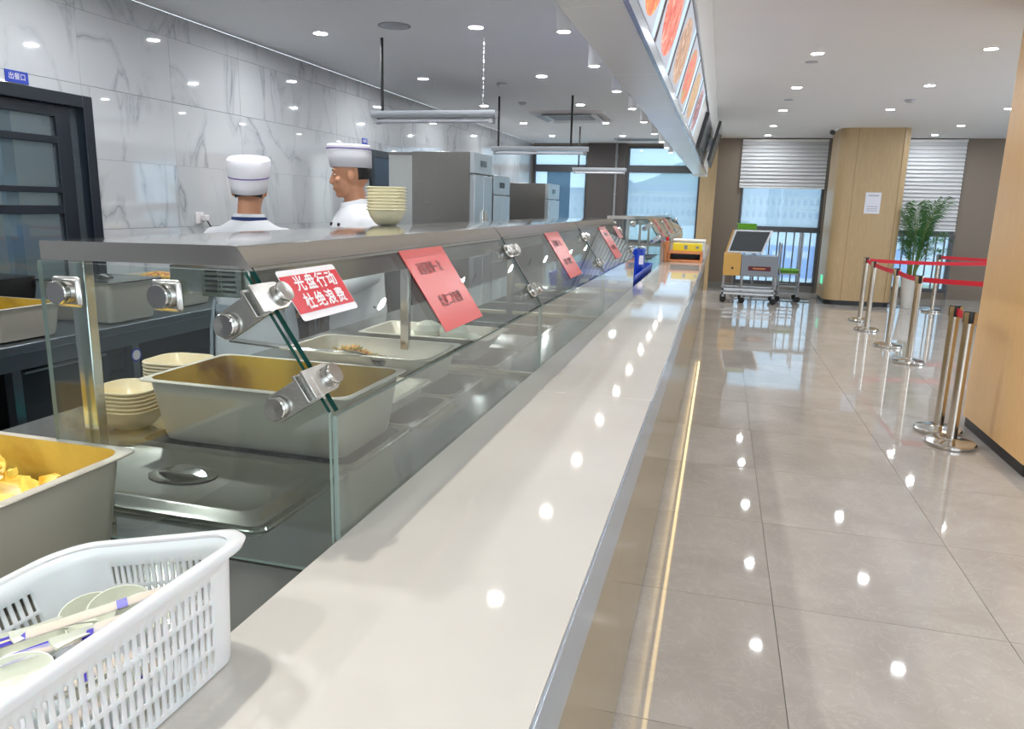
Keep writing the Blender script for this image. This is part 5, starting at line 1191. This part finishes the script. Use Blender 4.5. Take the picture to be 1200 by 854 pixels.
    for z, sc in ((-0.048, 0.80), (-0.034, 0.88), (-0.01, 0.94), (0.03, 0.97), (0.06, 0.96)) if hat_puff else ((-0.022, 0.84), (-0.010, 0.92), (0.01, 0.95), (0.03, 0.96), (0.06, 0.95)):
        ring = []
        for i in range(NR+1):
            a = PI*1.12+(PI*0.76)*i/NR
            ring.append(h(0.0775*sc*math.cos(a)*1.0, -0.012+0.0995*sc*math.sin(a), z+0.0))
        rings.append(ring)
    n1 = NR+1; hr.add([p for r in rings for p in r], [(k*n1+i, k*n1+i+1, (k+1)*n1+i+1, (k+1)*n1+i) for k in range(len(rings)-1) for i in range(NR)])
    o = hr.build('hair', 'hair', t); sm = o.modifiers.new('s', 'SOLIDIFY'); sm.thickness = 0.004; sm.offset = 1
    # forage cap
    ht = MB(); NR = 36
    def hring(z, ex, ey, tilt=0.10, yo=-0.012): return [h(ex*math.cos(2*PI*i/NR), yo+ey*math.sin(2*PI*i/NR), z+(0.045 if hat_puff else 0.012)*ey/0.115*math.sin(2*PI*i/NR)) for i in range(NR)]
    if hat_puff:
        ht.loft([hring(-0.012, .083, .106), hring(0.030, .091, .114), hring(0.070, .098, .121), hring(0.080, .101, .124), hring(0.120, .106, .126), hring(0.148, .104, .122), hring(0.160, .092, .108), hring(0.158, .06, .07), hring(0.156, .03, .04)], False, True)
    else:
        ht.loft([hring(0.040, .083, .106), hring(0.10, .086, .112), hring(0.150, .083, .114), hring(0.158, .070, .104), hring(0.150, .04, .08), hring(0.148, .012, .04)], False, True)
    o = ht.build('hat', 'hat', t); sm = o.modifiers.new('s', 'SOLIDIFY'); sm.thickness = 0.002
    z_ = 0.062 if hat_puff else 0.132
    pp_ = MB(); ex, ey = (.0975, .1205) if hat_puff else (.0865, .1150)
    pts = hring(z_, ex, ey); pts2 = hring(z_+0.006, ex, ey); pts3 = hring(z_+0.003, ex+0.0012, ey+0.0012)
    pp_.loft([pts, pts3, pts2], False, False); pp_.build('hat_piping', 'piping', o)
    if hat_puff:
        for k in range(7):
            a = -PI/2+(k-3)*0.32
            MB().path([h((.0995)*math.cos(a), -0.012+.1225*math.sin(a), 0.085+.045*math.sin(a)), h(.1045*math.cos(a), -0.012+.1245*math.sin(a), 0.120+.045*math.sin(a)), h(.0935*math.cos(a), -0.012+.1095*math.sin(a), 0.156+.045*math.sin(a))], 0.0018, 6).build('pleat', 'hat', o)
    t.location = loc; t.rotation_euler = (0, 0, rz); t.scale = (tall,)*3
    return t
armsA = [((-0.24, 0.10, 1.12), (-0.15, 0.33, 1.05), (0.3, 0.95, -0.1), (0, 0, -1)), ((0.24, 0.10, 1.12), (0.15, 0.33, 1.05), (-0.3, 0.95, -0.1), (0, 0, -1))]
armsB = [((-0.24, 0.03, 1.10), (-0.17, 0.25, 0.98), (0.2, 0.95, -0.25), (0, 0, -1)), ((0.24, 0.03, 1.10), (0.17, 0.25, 0.98), (-0.2, 0.95, -0.25), (0, 0, -1))]
chef('person in white jacket and puffed white hat seen from behind', (-2.105, 3.05, 0), math.radians(22), 0.10, -0.22, armsA, True, True, 0.935)
chef('person in a white double breasted jacket and flat white cap seen in profile', (-1.85, 3.62, 0), math.radians(140), math.radians(-25), -0.10, armsB, False, False, 0.99)

# ------------------------------------------------------------------ outside the windows
gd = MB().add([(-400, YB+0.6, -4.5), (400, YB+0.6, -4.5), (400, 900, -4.5), (-400, 900, -4.5)], [(0, 1, 2, 3)]).build('pavement', 'ext_ground'); gd['kind'] = 'structure'
hl = MB(); NX_ = 60
pts = []
random.seed(5)
for j, (yy_, sc) in enumerate(((560, 0.0), (600, 0.75), (680, 1.0), (800, 0.6))):
    for i in range(NX_+1):
        x = -420+840*i/NX_; hgt = 30+14*math.sin(x*0.011+0.6)+8*math.sin(x*0.031+2)+2.0*math.sin(x*0.13)
        pts.append((x, yy_, -4.5+sc*hgt*1.15))
hl.add(pts, [(j*(NX_+1)+i, j*(NX_+1)+i+1, (j+1)*(NX_+1)+i+1, (j+1)*(NX_+1)+i) for j in range(3) for i in range(NX_)])
hl.build('hills', 'ext_hill')['kind'] = 'structure'
def facade(x0, x1, y, zt, label, bays, gable):
    t = thing('distant_building', label, 'building', ((x0+x1)/2, y, -4.5))
    box('facade', x0, x1, y, y+14, -4.5, zt, 'ext_wall', t)
    rf = MB(); rf.prism([(x0-1, zt), (x1+1, zt), (x1-3, zt+2.6), (x0+3, zt+2.6)], 'y', y-0.6, y+14.6); rf.build('roof', 'ext_roof', t)
    if gable:
        for gx in gable: MB().prism([(gx-4, zt), (gx+4, zt), (gx, zt+4.2)], 'y', y-1.0, y+8).build('gable', 'ext_roof', t)
    box('cornice', x0-0.4, x1+0.4, y-0.5, y, zt-0.5, zt, 'ext_wall', t); box('cornice', x0-0.2, x1+0.2, y-0.35, y, 2.6, 3.0, 'ext_wall', t)
    wm = None
    for r_, zb in enumerate((4.0, -0.6)):
        for k in range(bays):
            x = x0+(x1-x0)*(k+0.5)/bays
            if wm is None:
                q = MB(); pol = [(-0.55, 0), (0.55, 0), (0.55, 1.7)]+[(0.55*math.cos(a), 1.7+0.55*math.sin(a)) for a in (0.5, 1.0, 1.57, 2.14, 2.64)]+[(-0.55, 1.7)]
                q.prism(pol, 'y', -0.12, 0.05); wm = q.build('arched_window', 'ext_win', None); o = wm
            else: o = wm.copy(); C.objects.link(o)
            o.parent = t; o.location = (x-(x0+x1)/2, 0, zb+4.5)
facade(-38, 2, 300, 8.2, 'pale arched building across the square, left of the oak pier', 18, [-36, 0])
facade(6, 44, 300, 7.4, 'pale arched building across the square, seen behind the tray carts', 17, [26, 42])
facade(-130, -46, 320, 7.0, 'long pale building across the square, seen past the fridges', 26, [-88])
random.seed(9)
def bush(name, x, y, z, r, label, mt, n=60):
    b = MB()
    for k in range(n):
        a, e = random.uniform(0, 6.28), random.uniform(-0.3, 1.4); rr_ = r*random.uniform(0.5, 1.0)
        b.ell((x+rr_*math.cos(a)*math.cos(e), y+rr_*math.sin(a)*math.cos(e), z+rr_*math.sin(e)*0.8), (r*.3, r*.3, r*.25), 7, 5)
    tag(b.build(name, mt), label, 'bush', 'hedge bushes outside')
for k, x in enumerate((-0.8, 2.5, 5.8, 9.1)): bush('hedge_bush', x, 36+k, -2.9, 1.35, 'yellow green hedge bush outside, %s from the left' % ORD[k], 'ext_tree')
hd = thing('site_hoarding', 'blue hoarding with white panels beyond the railing', 'fence', (4, 60, -4.5))
for k in range(6): box('panel', 1.6+k*2.0, 3.55+k*2.0, 60, 60.1, -3.4, -1.0, 'ext_blue', hd)
for k in range(12): box('white_mark', 1.9+k*1.0, 2.45+k*1.0, 59.95, 60, -1.9, -1.4, 'sign_white', hd)
